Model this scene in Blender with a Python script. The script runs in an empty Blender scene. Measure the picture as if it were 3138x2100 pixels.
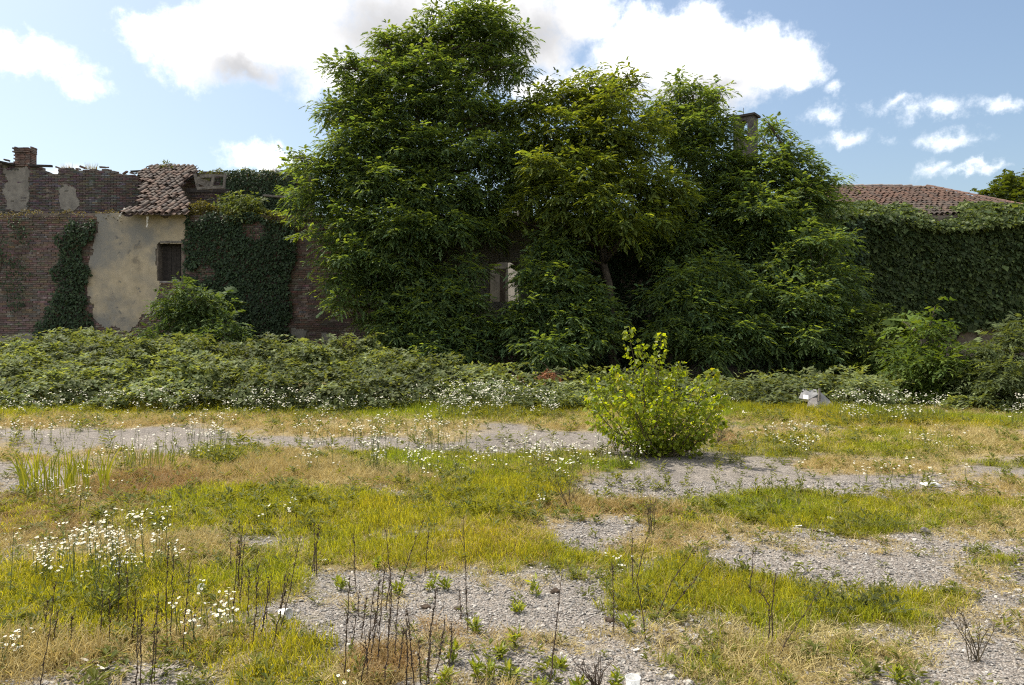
import bpy, bmesh, math, random
import numpy as np
from mathutils import Vector

R = np.random.default_rng(7)
random.seed(7)
sc = bpy.context.scene
COL = sc.collection

# ------------------------------------------------------------------ camera
# The survey of the place: eye height H, focal length F, principal column CX, horizon row HY.
F, CX, HY, H = 1692.0, 1171.5, 750.0, 1.65
cam_d = bpy.data.cameras.new('camera')
cam = bpy.data.objects.new('camera', cam_d)
COL.objects.link(cam)
cam.location = (0, 0, H)
cam.rotation_euler = (math.pi / 2, 0, 0)
cam_d.sensor_width = 36
cam_d.lens = 36 * F / 2343
cam_d.shift_y = -(784 - HY) / 2343
cam_d.clip_start = 0.05
cam_d.clip_end = 3000
sc.camera = cam

# ------------------------------------------------------------------ sky and sun
SUN_AZ, SUN_EL = math.radians(-58), math.radians(60)     # azimuth from +Y, towards -X


def cloud_dir(px, py):
    dx, dz = (px - CX) / F, (HY - py) / F
    return math.atan(dx), math.atan2(dz, math.hypot(1, dx))


world = bpy.data.worlds.new('World')
sc.world = world
world.use_nodes = True
wn, wl = world.node_tree.nodes, world.node_tree.links
wn.clear()


def N(t, **kw):
    n = wn.new(t)
    for k, v in kw.items():
        setattr(n, k, v)
    return n


def M(op, a, b=None, c=None, clamp=False):
    n = wn.new('ShaderNodeMath')
    n.operation = op
    n.use_clamp = clamp
    for i, v in enumerate((a, b, c)):
        if v is None:
            continue
        if isinstance(v, (int, float)):
            n.inputs[i].default_value = v
        else:
            wl.new(v, n.inputs[i])
    return n.outputs[0]


def smooth(v, lo, hi):
    n = wn.new('ShaderNodeMapRange')
    n.interpolation_type = 'SMOOTHSTEP'
    wl.new(v, n.inputs[0])
    n.inputs[1].default_value, n.inputs[2].default_value = lo, hi
    return n.outputs[0]


out = N('ShaderNodeOutputWorld')
bg = N('ShaderNodeBackground')
bg.inputs[1].default_value = 0.088
wl.new(bg.outputs[0], out.inputs[0])
sky = N('ShaderNodeTexSky', sky_type='NISHITA')
sky.sun_disc = False
sky.sun_elevation = SUN_EL
sky.sun_rotation = SUN_AZ
sky.air_density, sky.dust_density, sky.ozone_density = 1.0, 2.6, 1.0
tc = N('ShaderNodeTexCoord')
sep = N('ShaderNodeSeparateXYZ')
nrm = N('ShaderNodeVectorMath', operation='NORMALIZE')
wl.new(tc.outputs['Generated'], nrm.inputs[0])
wl.new(nrm.outputs[0], sep.inputs[0])
az0 = M('ARCTAN2', sep.outputs[0], sep.outputs[1])
el0 = M('ARCSINE', sep.outputs[2])


def wnoise(scale, detail, rough, off=0.0):
    n = N('ShaderNodeTexNoise')
    n.noise_dimensions = '4D'
    n.inputs['W'].default_value = off
    n.inputs['Scale'].default_value = scale
    n.inputs['Detail'].default_value = detail
    n.inputs['Roughness'].default_value = rough
    wl.new(nrm.outputs[0], n.inputs['Vector'])
    return n


w1 = wnoise(9, 6, 0.62, 3.1)
w2 = wnoise(30, 9, 0.68, 1.7)
w3 = wnoise(26, 5, 0.6, 8.2)
az = M('ADD', az0, M('MULTIPLY', M('SUBTRACT', w1.outputs[0], 0.5), 0.09))
el = M('ADD', el0, M('MULTIPLY', M('SUBTRACT', w3.outputs[0], 0.5), 0.06))


def blob_field(blobs):
    acc = None
    for (px, py, rx, ry) in blobs:
        a, e = cloud_dir(px, py)
        u = M('MULTIPLY', M('SUBTRACT', az, a), F / rx)
        v = M('MULTIPLY', M('SUBTRACT', el, e), F / ry)
        d = M('SUBTRACT', 1.0, M('SQRT', M('ADD', M('MULTIPLY', u, u), M('MULTIPLY', v, v))))
        d = M('MULTIPLY', d, min(1.0, max(.26, min(rx, ry) / 65)))
        acc = d if acc is None else M('MAXIMUM', acc, d)
    return acc


CLOUDS = [(40, 125, 128, 42), (-40, 115, 100, 46), (190, 197, 55, 24),
          (350, 85, 60, 45), (440, 110, 90, 80), (560, 70, 138, 100), (560, 145, 130, 48), (700, 60, 160, 125),
          (770, 160, 90, 60), (930, 70, 220, 150), (1150, 60, 210, 130), (1330, 30, 100, 90), (1240, 110, 100, 70),
          (1480, 120, 140, 90), (1580, 90, 120, 85), (1700, 130, 130, 75), (1790, 155, 75, 55), (1600, 205, 170, 70),
          (1360, 205, 120, 50), (1230, 215, 70, 45),
          (1885, 267, 36, 24), (2030, 240, 40, 14), (2160, 247, 66, 19), (2305, 235, 44, 15), (2155, 315, 60, 16),
          (2140, 385, 26, 16), (2225, 385, 50, 9), (610, 365, 80, 30), (660, 372, 70, 24), (110, 385, 60, 14),
          (1940, 315, 40, 20), (1885, 205, 16, 14)]
dens = blob_field(CLOUDS)
detail = M('MULTIPLY', M('SUBTRACT', w2.outputs[0], 0.5), 1.25)
dens = M('ADD', dens, detail)
mask_in = smooth(dens, -0.16, 0.62)
# unseen cumulus over the rest of the dome, its cover raised to fill the shade
w4 = wnoise(3.2, 7, 0.58, 5.5)
mask_out = smooth(M('ADD', w4.outputs[0], M('MULTIPLY', detail, 0.12)), 0.45, 0.55)
inframe = M('MULTIPLY', M('SUBTRACT', 1.0, smooth(M('ABSOLUTE', az0), 0.66, 0.9)),
            M('SUBTRACT', 1.0, smooth(el0, 0.42, 0.55)))
mask = M('MAXIMUM', mask_in, M('MULTIPLY', mask_out, M('SUBTRACT', 1.0, inframe)))
mask = M('MULTIPLY', mask, smooth(el0, 0.0, 0.05))
# thick bellies of the clouds are greyer than their sunlit rims
GREY = [(570, 165, 190, 70), (880, 70, 240, 160), (1230, 90, 170, 140), (1590, 230, 220, 75), (1640, 195, 150, 55)]
grey_in = smooth(M('ADD', blob_field(GREY), M('MULTIPLY', detail, 0.1)), -0.35, 1.0)
grey_out = M('MULTIPLY', smooth(w4.outputs[0], 0.64, 0.74), M('SUBTRACT', 1.0, inframe))
grey = M('MAXIMUM', grey_in, grey_out)
gm = N('ShaderNodeMix', data_type='RGBA')
wl.new(grey, gm.inputs[0])
gm.inputs[6].default_value = (11.0, 10.9, 10.8, 1)
gm.inputs[7].default_value = (3.9, 3.9, 4.0, 1)
cm = N('ShaderNodeMix', data_type='RGBA')
wl.new(mask, cm.inputs[0])
wb = N('ShaderNodeMix', data_type='RGBA', blend_type='MULTIPLY')
wb.inputs[0].default_value = 1.0
wb.inputs[7].default_value = (1.0, 1.03, 1.0, 1)
wl.new(sky.outputs[0], wb.inputs[6])
wl.new(wb.outputs[2], cm.inputs[6])
wl.new(gm.outputs[2], cm.inputs[7])
wl.new(cm.outputs[2], bg.inputs[0])

sun_d = bpy.data.lights.new('sun', 'SUN')
sun_d.energy = 3.6
sun_d.angle = math.radians(0.53)
sun_d.color = (1.0, 0.93, 0.80)
sun = bpy.data.objects.new('sun', sun_d)
COL.objects.link(sun)
sv = Vector((math.sin(SUN_AZ) * math.cos(SUN_EL), math.cos(SUN_AZ) * math.cos(SUN_EL), math.sin(SUN_EL)))
sun.rotation_euler = sv.to_track_quat('Z', 'Y').to_euler()
sun.location = sv * 60

sc.view_settings.view_transform = 'Standard'
sc.view_settings.look = 'None'
sc.view_settings.exposure = 1.0
sc.view_settings.gamma = 1.0
sc.view_settings.use_curve_mapping = False
cy = sc.cycles
cy.max_bounces, cy.diffuse_bounces, cy.glossy_bounces, cy.transmission_bounces = 7, 4, 2, 5
cy.transparent_max_bounces = 8
cy.use_denoising = False
sc.render.filter_size = 1.15
cy.filter_width = 1.15
cy.sample_clamp_indirect = 4.0


# ------------------------------------------------------------------ survey helpers
def P(px, py, Y):
    return Vector(((px - CX) / F * Y, Y, H + (HY - py) / F * Y))


def G(px, py):
    Y = F * H / (py - HY)
    return (px - CX) / F * Y, Y


# ------------------------------------------------------------------ value noise
_tab = np.random.default_rng(3).random((256, 256))


def vnoise(x, y, s=1.0, k=0):
    x = np.asarray(x, float) * s + 31.7 * k
    y = np.asarray(y, float) * s + 17.3 * k
    xi, yi = np.floor(x).astype(int), np.floor(y).astype(int)
    fx, fy = x - xi, y - yi
    fx, fy = fx * fx * (3 - 2 * fx), fy * fy * (3 - 2 * fy)
    t = lambda a, b: _tab[a & 255, b & 255]
    return ((t(xi, yi) * (1 - fx) + t(xi + 1, yi) * fx) * (1 - fy)
            + (t(xi, yi + 1) * (1 - fx) + t(xi + 1, yi + 1) * fx) * fy)


def fbm(x, y, s=1.0, k=0, o=4):
    r, a, n = 0, 0.5, 0
    for i in range(o):
        r = r + a * vnoise(x, y, s * 2 ** i, k + 5 * i)
        n += a
        a *= 0.5
    return r / n


def ground_z(x, y):
    return (fbm(x, y, 0.45, 2, 3) - 0.5) * 0.10 + (fbm(x, y, 2.2, 9, 2) - 0.5) * 0.02


def gz(x, y):
    return float(ground_z(np.array([x]), np.array([y]))[0])


# ------------------------------------------------------------------ scene helpers
def tag(o, label, cat, group=None, kind=None):
    if label:
        o['label'] = label
    if cat:
        o['category'] = cat
    if group:
        o['group'] = group
    if kind:
        o['kind'] = kind
    return o


def empty(name, loc=(0, 0, 0)):
    o = bpy.data.objects.new(name, None)
    COL.objects.link(o)
    o.location = loc
    o.empty_display_size = 0.1
    return o


def link(name, me, parent=None, loc=None):
    o = bpy.data.objects.new(name, me)
    COL.objects.link(o)
    if parent is not None:
        o.parent = parent
        # geometry is given in world space: undo the parent's offset
        off = Vector(parent.location)
        if parent.parent is not None:
            off = off + Vector(parent.parent.location)
        o.location = (Vector(loc) if loc is not None else Vector((0, 0, 0))) - off
    elif loc is not None:
        o.location = loc
    return o


def mesh_np(name, verts, faces, mat, col=None, smooth_=False):
    verts = np.asarray(verts, np.float32).reshape(-1, 3)
    faces = np.asarray(faces, np.int32)
    k = faces.shape[1]
    me = bpy.data.meshes.new(name)
    me.vertices.add(len(verts))
    me.vertices.foreach_set('co', verts.ravel())
    me.loops.add(faces.size)
    me.loops.foreach_set('vertex_index', faces.ravel())
    me.polygons.add(len(faces))
    me.polygons.foreach_set('loop_start', np.arange(len(faces), dtype=np.int32) * k)
    me.polygons.foreach_set('loop_total', np.full(len(faces), k, np.int32))
    if smooth_:
        me.polygons.foreach_set('use_smooth', np.ones(len(faces), bool))
    if col is not None:
        col = np.asarray(col, np.float32)
        if col.ndim == 1:
            col = np.tile(col, (len(verts), 1))
        a = me.color_attributes.new('tint', 'FLOAT_COLOR', 'POINT')
        c4 = np.ones((len(verts), 4), np.float32)
        c4[:, :3] = col
        a.data.foreach_set('color', c4.ravel())
    me.update(calc_edges=True)
    me.validate()
    if mat:
        me.materials.append(mat)
    return me


class MB:
    """collects polygons of one mesh"""

    def __init__(self):
        self.v, self.f, self.c = [], [], []
        self.tint = (1, 1, 1)

    def add(self, vs, fs):
        b = len(self.v)
        self.v += [tuple(x) for x in vs]
        self.c += [self.tint] * len(vs)
        self.f += [tuple(b + i for i in f) for f in fs]

    def box(self, c, s, rot=None, jit=0.0):
        hx, hy, hz = s[0] / 2, s[1] / 2, s[2] / 2
        vs = [Vector((a * hx, b * hy, d * hz)) for a in (-1, 1) for b in (-1, 1) for d in (-1, 1)]
        if jit:
            vs = [v + Vector([random.uniform(-jit, jit) for _ in range(3)]) for v in vs]
        if rot is not None:
            vs = [rot @ v for v in vs]
        c = Vector(c)
        self.add([v + c for v in vs], [(0, 1, 3, 2), (4, 6, 7, 5), (0, 4, 5, 1), (2, 3, 7, 6), (0, 2, 6, 4), (1, 5, 7, 3)])

    def bar(self, a, b, w, h):
        a, b = Vector(a), Vector(b)
        d = (b - a).normalized()
        s = d.cross(Vector((0, 0, 1)))
        s = (s if s.length > 1e-3 else Vector((1, 0, 0))).normalized()
        u = s.cross(d)
        vs = [p + s * i * w / 2 + u * j * h / 2 for p in (a, b) for i in (-1, 1) for j in (-1, 1)]
        self.add(vs, [(0, 1, 3, 2), (4, 6, 7, 5), (0, 4, 5, 1), (2, 3, 7, 6), (0, 2, 6, 4), (1, 5, 7, 3)])

    def tube(self, pts, rad, n=6):
        pts = [Vector(p) for p in pts]
        rings = []
        for i, p in enumerate(pts):
            d = (pts[min(i + 1, len(pts) - 1)] - pts[max(i - 1, 0)]).normalized()
            s = d.cross(Vector((0.3, 1, 0.1))).normalized()
            u = s.cross(d)
            r = rad[i] if hasattr(rad, '__len__') else rad
            rings.append([p + (s * math.cos(2 * math.pi * k / n) + u * math.sin(2 * math.pi * k / n)) * r for k in range(n)])
        vs = [v for r in rings for v in r]
        fs = []
        for i in range(len(pts) - 1):
            for k in range(n):
                k2 = (k + 1) % n
                fs.append((i * n + k, i * n + k2, (i + 1) * n + k2, (i + 1) * n + k))
        fs.append(tuple(range(n))[::-1])
        fs.append(tuple((len(pts) - 1) * n + k for k in range(n)))
        self.add(vs, fs)

    def lathe(self, prof, n=16, org=(0, 0, 0), rot=None, ripple=0.0):
        vs = []
        for (r, z) in prof:
            for k in range(n):
                rr = r * (1 + (ripple if k % 2 else -ripple))
                v = Vector((rr * math.cos(2 * math.pi * k / n), rr * math.sin(2 * math.pi * k / n), z))
                if rot is not None:
                    v = rot @ v
                vs.append(v + Vector(org))
        fs = []
        for i in range(len(prof) - 1):
            for k in range(n):
                k2 = (k + 1) % n
                fs.append((i * n + k, i * n + k2, (i + 1) * n + k2, (i + 1) * n + k))
        self.add(vs, fs)

    def mesh(self, name, mat, smooth_=False):
        me = bpy.data.meshes.new(name)
        me.from_pydata(self.v, [], self.f)
        a = me.color_attributes.new('tint', 'FLOAT_COLOR', 'POINT')
        c4 = np.ones((len(self.v), 4), np.float32)
        c4[:, :3] = np.array(self.c, np.float32)
        a.data.foreach_set('color', c4.ravel())
        if smooth_:
            for p in me.polygons:
                p.use_smooth = True
        me.materials.append(mat)
        me.update()
        return me

    def build(self, name, mat, parent=None, smooth_=False):
        return link(name, self.mesh(name, mat, smooth_), parent)


# ------------------------------------------------------------------ materials
def new_mat(name):
    m = bpy.data.materials.new(name)
    m.use_nodes = True
    nt = m.node_tree
    nt.nodes.clear()
    return m, nt.nodes, nt.links


def leaf_mat(name, trans=0.45, rough=0.5, spec=0.25, tcol=(1.75, 1.6, 0.55), instancer=False):
    m, n, l = new_mat(name)
    o = n.new('ShaderNodeOutputMaterial')
    a = n.new('ShaderNodeAttribute')
    a.attribute_name = 'tint'
    src = a.outputs['Color']
    if instancer:
        b = n.new('ShaderNodeAttribute')
        b.attribute_type = 'INSTANCER'
        b.attribute_name = 'itint'
        mm = n.new('ShaderNodeMix')
        mm.data_type, mm.blend_type = 'RGBA', 'MULTIPLY'
        mm.inputs[0].default_value = 1
        l.new(src, mm.inputs[6])
        l.new(b.outputs['Color'], mm.inputs[7])
        src = mm.outputs[2]
    pb = n.new('ShaderNodeBsdfPrincipled')
    pb.inputs['Roughness'].default_value = rough
    pb.inputs['Specular IOR Level'].default_value = spec
    l.new(src, pb.inputs['Base Color'])
    tr = n.new('ShaderNodeBsdfTranslucent')
    mx = n.new('ShaderNodeMix')
    mx.data_type, mx.blend_type = 'RGBA', 'MULTIPLY'
    mx.inputs[0].default_value = 1
    l.new(src, mx.inputs[6])
    mx.inputs[7].default_value = (*tcol, 1)
    l.new(mx.outputs[2], tr.inputs['Color'])
    ms = n.new('ShaderNodeMixShader')
    ms.inputs[0].default_value = trans
    l.new(pb.outputs[0], ms.inputs[1])
    l.new(tr.outputs[0], ms.inputs[2])
    l.new(ms.outputs[0], o.inputs[0])
    return m


def solid_mat(name, c1, c2, scale=8.0, rough=0.85, bump=0.3, detail=6, tint=False, spots=None, spec=0.3, bscale=None, dist=0.02, place_=False):
    """noise between two colours, with relief; tint multiplies the mesh's own colour"""
    m, n, l = new_mat(name)
    o = n.new('ShaderNodeOutputMaterial')
    pb = n.new('ShaderNodeBsdfPrincipled')
    pb.inputs['Roughness'].default_value = rough
    pb.inputs['Specular IOR Level'].default_value = spec
    t = n.new('ShaderNodeTexCoord')
    geo_ = n.new('ShaderNodeNewGeometry').outputs['Position']
    nz = n.new('ShaderNodeTexNoise')
    nz.inputs['Scale'].default_value = scale
    nz.inputs['Detail'].default_value = detail
    nz.inputs['Roughness'].default_value = 0.65
    l.new(t.outputs['Object'], nz.inputs['Vector'])
    rp = n.new('ShaderNodeValToRGB')
    rp.color_ramp.elements[0].position, rp.color_ramp.elements[1].position = 0.34, 0.68
    rp.color_ramp.elements[0].color = (*c1, 1)
    rp.color_ramp.elements[1].color = (*c2, 1)
    l.new(nz.outputs[0], rp.inputs[0])
    src = rp.outputs[0]
    if spots:
        for (sc_, lo, hi, cc, off) in spots:
            n2 = n.new('ShaderNodeTexNoise')
            n2.noise_dimensions = '4D'
            n2.inputs['W'].default_value = off
            n2.inputs['Scale'].default_value = sc_
            n2.inputs['Detail'].default_value = 5
            n2.inputs['Roughness'].default_value = 0.6
            l.new(geo_ if place_ else t.outputs['Object'], n2.inputs['Vector'])
            mr = n.new('ShaderNodeMapRange')
            mr.interpolation_type = 'SMOOTHSTEP'
            mr.inputs[1].default_value, mr.inputs[2].default_value = lo, hi
            l.new(n2.outputs[0], mr.inputs[0])
            mx = n.new('ShaderNodeMix')
            mx.data_type = 'RGBA'
            l.new(mr.outputs[0], mx.inputs[0])
            l.new(src, mx.inputs[6])
            mx.inputs[7].default_value = (*cc, 1)
            src = mx.outputs[2]
    if tint:
        a = n.new('ShaderNodeAttribute')
        a.attribute_name = 'tint'
        mm = n.new('ShaderNodeMix')
        mm.data_type, mm.blend_type = 'RGBA', 'MULTIPLY'
        mm.inputs[0].default_value = 1
        l.new(src, mm.inputs[6])
        l.new(a.outputs['Color'], mm.inputs[7])
        src = mm.outputs[2]
    l.new(src, pb.inputs['Base Color'])
    if bump:
        nb = n.new('ShaderNodeTexNoise')
        nb.inputs['Scale'].default_value = bscale or scale * 4
        nb.inputs['Detail'].default_value = 5
        l.new(t.outputs['Object'], nb.inputs['Vector'])
        bp = n.new('ShaderNodeBump')
        bp.inputs['Strength'].default_value = bump
        bp.inputs['Distance'].default_value = dist
        l.new(nb.outputs[0], bp.inputs['Height'])
        l.new(bp.outputs[0], pb.inputs['Normal'])
    l.new(pb.outputs[0], o.inputs[0])
    return m


M_locust = leaf_mat('locust_leaf', 0.5, 0.55, 0.15, (2.0, 1.7, 0.38))
M_ivy = leaf_mat('ivy_leaf', 0.22, 0.55, 0.2, (1.5, 1.5, 0.6))
M_creeper = leaf_mat('creeper_leaf', 0.4, 0.55, 0.18)
M_bramble = leaf_mat('bramble_leaf', 0.38, 0.62, 0.12)
M_poplar = leaf_mat('poplar_leaf', 0.58, 0.4, 0.3, (2.15, 2.0, 0.38))
M_plant = leaf_mat('weed_leaf', 0.45, 0.5, 0.25)
M_grass = leaf_mat('grass_blade', 0.5, 0.55, 0.2, (1.6, 1.4, 0.45), instancer=True)
M_straw = leaf_mat('dry_grass_blade', 0.3, 0.6, 0.2, (1.3, 1.15, 0.8), instancer=True)
M_petal = leaf_mat('petal', 0.35, 0.6, 0.2, (1.0, 1.0, 0.95))
M_bark = solid_mat('bark', (0.035, 0.028, 0.022), (0.10, 0.08, 0.06), 9, 0.9, 0.6)
M_twig = solid_mat('twig', (0.05, 0.04, 0.025), (0.11, 0.085, 0.05), 30, 0.9, 0.2)
M_stalk = solid_mat('dead_stalk', (0.028, 0.019, 0.013), (0.08, 0.055, 0.036), 25, 0.9, 0.3)
M_stem = solid_mat('green_stem', (0.06, 0.085, 0.02), (0.11, 0.13, 0.04), 20, 0.7, 0.1)
M_brick = solid_mat('old_brick', (0.55, 0.55, 0.55), (1.0, 1.0, 1.0), 14, 0.92, 0.5, tint=True,
                    place_=True,
                    spots=[(.55, 0.46, 0.66, (0.45, 0.43, 0.42), 2.0), (2.6, 0.55, 0.68, (1.35, 1.45, 1.5), 6.0), (1.1, .58, .7, (.35, .34, .33), 11.0), (7.0, .6, .68, (1.5, 1.75, 1.85), 4.0)])
M_mortar = solid_mat('lime_mortar', (0.10, 0.082, 0.068), (0.21, 0.175, 0.14), 5, 0.95, 0.7,
                     place_=True, spots=[(0.7, 0.5, 0.7, (0.09, 0.078, 0.068), 1.0)])
M_plaster = solid_mat('old_plaster', (0.30, 0.25, 0.17), (0.40, 0.335, 0.235), 3.0, 0.93, 0.35,
                      place_=True,
                      spots=[(0.42, 0.46, 0.62, (0.185, 0.178, 0.162), 4.0), (1.6, 0.56, 0.70, (0.20, 0.17, 0.125), 9.0), (2.8, .6, .68, (.13, .125, .115), 15.0),
                             (9.0, 0.68, 0.76, (0.17, 0.15, 0.12), 3.0)], bscale=30, dist=0.006)
M_greyplaster = solid_mat('grey_plaster', (0.13, 0.12, 0.105), (0.22, 0.205, 0.175), 4.0, 0.93, 0.35,
                          spots=[(1.1, 0.52, 0.68, (0.13, 0.12, 0.105), 4.0)], bscale=30, dist=0.006)
M_tile = solid_mat('clay_tile', (0.55, 0.5, 0.48), (1.05, 1.0, 0.98), 11, 0.9, 0.4, tint=True,
                   spots=[(3.0, 0.58, 0.72, (0.42, 0.40, 0.38), 3.0), (9.0, 0.64, 0.74, (1.2, 1.25, 1.0), 7.0)], dist=0.006)
M_wood = solid_mat('weathered_timber', (0.07, 0.062, 0.052), (0.20, 0.18, 0.155), 12, 0.9, 0.4, dist=0.006)
M_darkwood = solid_mat('dark_board', (0.018, 0.015, 0.013), (0.045, 0.038, 0.033), 14, 0.85, 0.4, dist=0.006)
M_concrete = solid_mat('concrete', (0.16, 0.145, 0.135), (0.27, 0.25, 0.235), 6, 0.95, 0.4)
M_white = solid_mat('white_litter', (0.62, 0.61, 0.58), (0.82, 0.81, 0.79), 20, 0.55, 0.1, dist=0.003)
M_dirtywhite = solid_mat('stained_litter', (0.30, 0.27, 0.22), (0.72, 0.69, 0.63), 25, 0.7, 0.3, dist=0.004)
M_darkstone = solid_mat('dark_masonry', (0.05, 0.045, 0.043), (0.10, 0.09, 0.086), 5, 0.95, 0.4)
M_palestone = solid_mat('pale_stone', (0.26, 0.24, 0.21), (0.44, 0.41, 0.37), 30, 0.9, 0.3, dist=0.004)
M_grey = solid_mat('grey_panel', (0.11, 0.11, 0.113), (0.20, 0.20, 0.202), 4, 0.7, 0.2)
M_dead = leaf_mat('dead_leaf', 0.25, 0.7, 0.1, (1.2, 1.0, 0.7))
M_yellow = solid_mat('flower_centre', (0.50, 0.33, 0.03), (0.65, 0.45, 0.05), 40, 0.8, 0.0)


def glass_mat():
    m, n, l = new_mat('clear_plastic')
    o = n.new('ShaderNodeOutputMaterial')
    g = n.new('ShaderNodeBsdfPrincipled')
    g.inputs['Base Color'].default_value = (0.85, 0.87, 0.87, 1)
    g.inputs['Roughness'].default_value = 0.25
    g.inputs['IOR'].default_value = 1.3
    t = n.new('ShaderNodeBsdfTransparent')
    x = n.new('ShaderNodeMixShader')
    x.inputs[0].default_value = 0.65
    l.new(g.outputs[0], x.inputs[1])
    l.new(t.outputs[0], x.inputs[2])
    l.new(x.outputs[0], o.inputs[0])
    return m


M_clear = glass_mat()

# ------------------------------------------------------------------ ground cover map (which plants grow where)
GREEN = [(250, 928, 520, 24, 1.25), (800, 934, 260, 18, 1.1), (1150, 940, 280, 18, 1.0), (1800, 945, 330, 12, .9), (2200, 962, 260, 16, .9), (1100, 1058, 340, 22, .8),
         (1150, 1115, 170, 34, 1.15), (700, 1170, 330, 40, 1.0), (1050, 1165, 220, 30, .8), (470, 1190, 130, 36, .9),
         (1080, 1250, 200, 42, .95), (820, 1245, 120, 22, .8), (330, 1350, 360, 70, .95), (620, 1330, 160, 70, .95),
         (200, 1430, 260, 70, 1.0), (60, 1400, 150, 60, .9), (620, 1290, 140, 30, .7), (1570, 1350, 200, 48, 1.15),
         (1690, 1385, 150, 44, .85), (1480, 1330, 120, 40, .9), (1350, 1278, 110, 16, .85), (1960, 1365, 170, 38, .75),
         (1740, 1165, 170, 34, .95), (1950, 1165, 230, 34, .8), (2150, 1175, 150, 26, .7), (2000, 1200, 150, 22, .7),
         (1980, 1010, 240, 28, .75), (1760, 1030, 150, 22, .7), (620, 1460, 120, 70, .5), (700, 1530, 120, 60, .7),
         (2250, 1060, 130, 12, .5), (1500, 1210, 110, 14, .6), (1670, 1215, 90, 10, .5), (540, 1035, 90, 26, .6),
         (60, 1180, 120, 40, .6), (2310, 1310, 70, 16, .5), (560, 1560, 300, 40, .5), (1750, 1480, 250, 40, .4),
         (1300, 960, 120, 18, .45), (1700, 960, 400, 14, .5)]
DRY = [(250, 960, 520, 18, .8), (820, 985, 330, 22, .75), (1320, 965, 170, 22, .7), (600, 1075, 300, 42, .95),
       (900, 1090, 160, 30, .8), (350, 1130, 160, 55, 1.1), (130, 1190, 200, 60, .7), (1370, 1170, 170, 40, .95),
       (1170, 1200, 110, 40, .85), (1100, 1190, 150, 20, .6), (1950, 1065, 160, 24, 1.05), (2220, 1010, 200, 40, .75),
       (1700, 990, 260, 16, .6), (2230, 1130, 160, 40, .6), (2250, 1220, 170, 60, .6), (1500, 1200, 160, 40, .55),
       (1350, 1250, 250, 28, .6), (1750, 1240, 250, 30, .4), (400, 1270, 280, 50, .6), (480, 1360, 130, 60, .5), (150, 1530, 260, 60, .95),
       (430, 1520, 200, 60, .8), (880, 1520, 110, 70, 1.0), (1050, 1430, 190, 40, .7), (760, 1400, 90, 40, .45), (1450, 1460, 200, 40, .55),
       (1800, 1490, 350, 60, .75), (2150, 1420, 220, 60, .6), (1300, 1420, 160, 30, .5), (60, 1060, 150, 20, .5),
       (2000, 1270, 380, 26, .45), (700, 1260, 160, 20, .5), (1560, 1540, 300, 40, .5), (2230, 1330, 140, 60, .5)]
BARE = [(260, 1003, 210, 22, 1.2), (620, 1015, 130, 10, .8), (1200, 1012, 170, 24, 1.2), (800, 1020, 160, 12, .6),
        (1640, 1085, 270, 44, 1.3), (1900, 1100, 280, 34, 1.0), (510, 1215, 80, 18, .9), (1330, 1215, 90, 34, 1.0),
        (960, 1215, 80, 14, .8), (1900, 1285, 280, 40, 1.0), (2250, 1400, 140, 50, .6), (1070, 1345, 350, 54, 1.15), (760, 1450, 110, 50, .8), (1200, 1390, 180, 34, .9),
        (1300, 1530, 260, 60, 1.1), (2170, 1500, 170, 60, .7), (2260, 1270, 110, 40, .5), (30, 1085, 70, 24, .8), (1750, 1205, 140, 14, .6), (1480, 1075, 120, 26, .9),
        (2250, 1090, 140, 16, .7), (1150, 975, 60, 8, .5), (2000, 1235, 220, 22, .7)]


def patch_fields(x, y):
    y = np.maximum(np.asarray(y, float), 0.5)
    px = CX + x / y * F
    py = HY + H / y * F
    wx = (fbm(x, y, 0.9, 4) - 0.5) * 2
    wy = (fbm(x, y, 0.9, 14) - 0.5) * 2
    px = px + wx * 900 / y
    py = py + wy * 700 / y * (H / y) * 1.4
    res = []
    for L in (GREEN, DRY, BARE):
        a = np.zeros_like(px)
        for (cx, cyy, rx, ry, w) in L:
            d = ((px - cx) / rx) ** 2 + ((py - cyy) / ry) ** 2
            a = np.maximum(a, w * np.minimum(1, 1.3 * np.exp(-d * .75)))
        res.append(a)
    g, d, b = res
    n1 = fbm(x, y, 1.6, 21)
    n2 = fbm(x, y, 1.3, 33)
    base = np.clip((n2 - 0.30) * 1.7 + (fbm(x, y, 6, 37, 3) - .5) * .7, 0, 0.55)
    n3 = fbm(x, y, 4.5, 27)
    n4 = fbm(x, y, 11, 29, 2)
    g = np.clip(g * (-.25 + 1.1 * n1 + .9 * n3 + .7 * n4) - b * 0.4, 0, 1)
    d = np.clip(np.maximum(d, base) * (0.35 + 1.3 * n2) - b * 0.62 - g * 0.25, 0, 1)
    return g, d, b


def axis(lo, hi, step, far):
    a = np.arange(lo, hi + 1e-6, step)
    ext = np.array([1.0, 3, 8, 20, 60, 200, 600, far])
    return np.concatenate([lo - ext[::-1], a, hi + ext])


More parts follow.
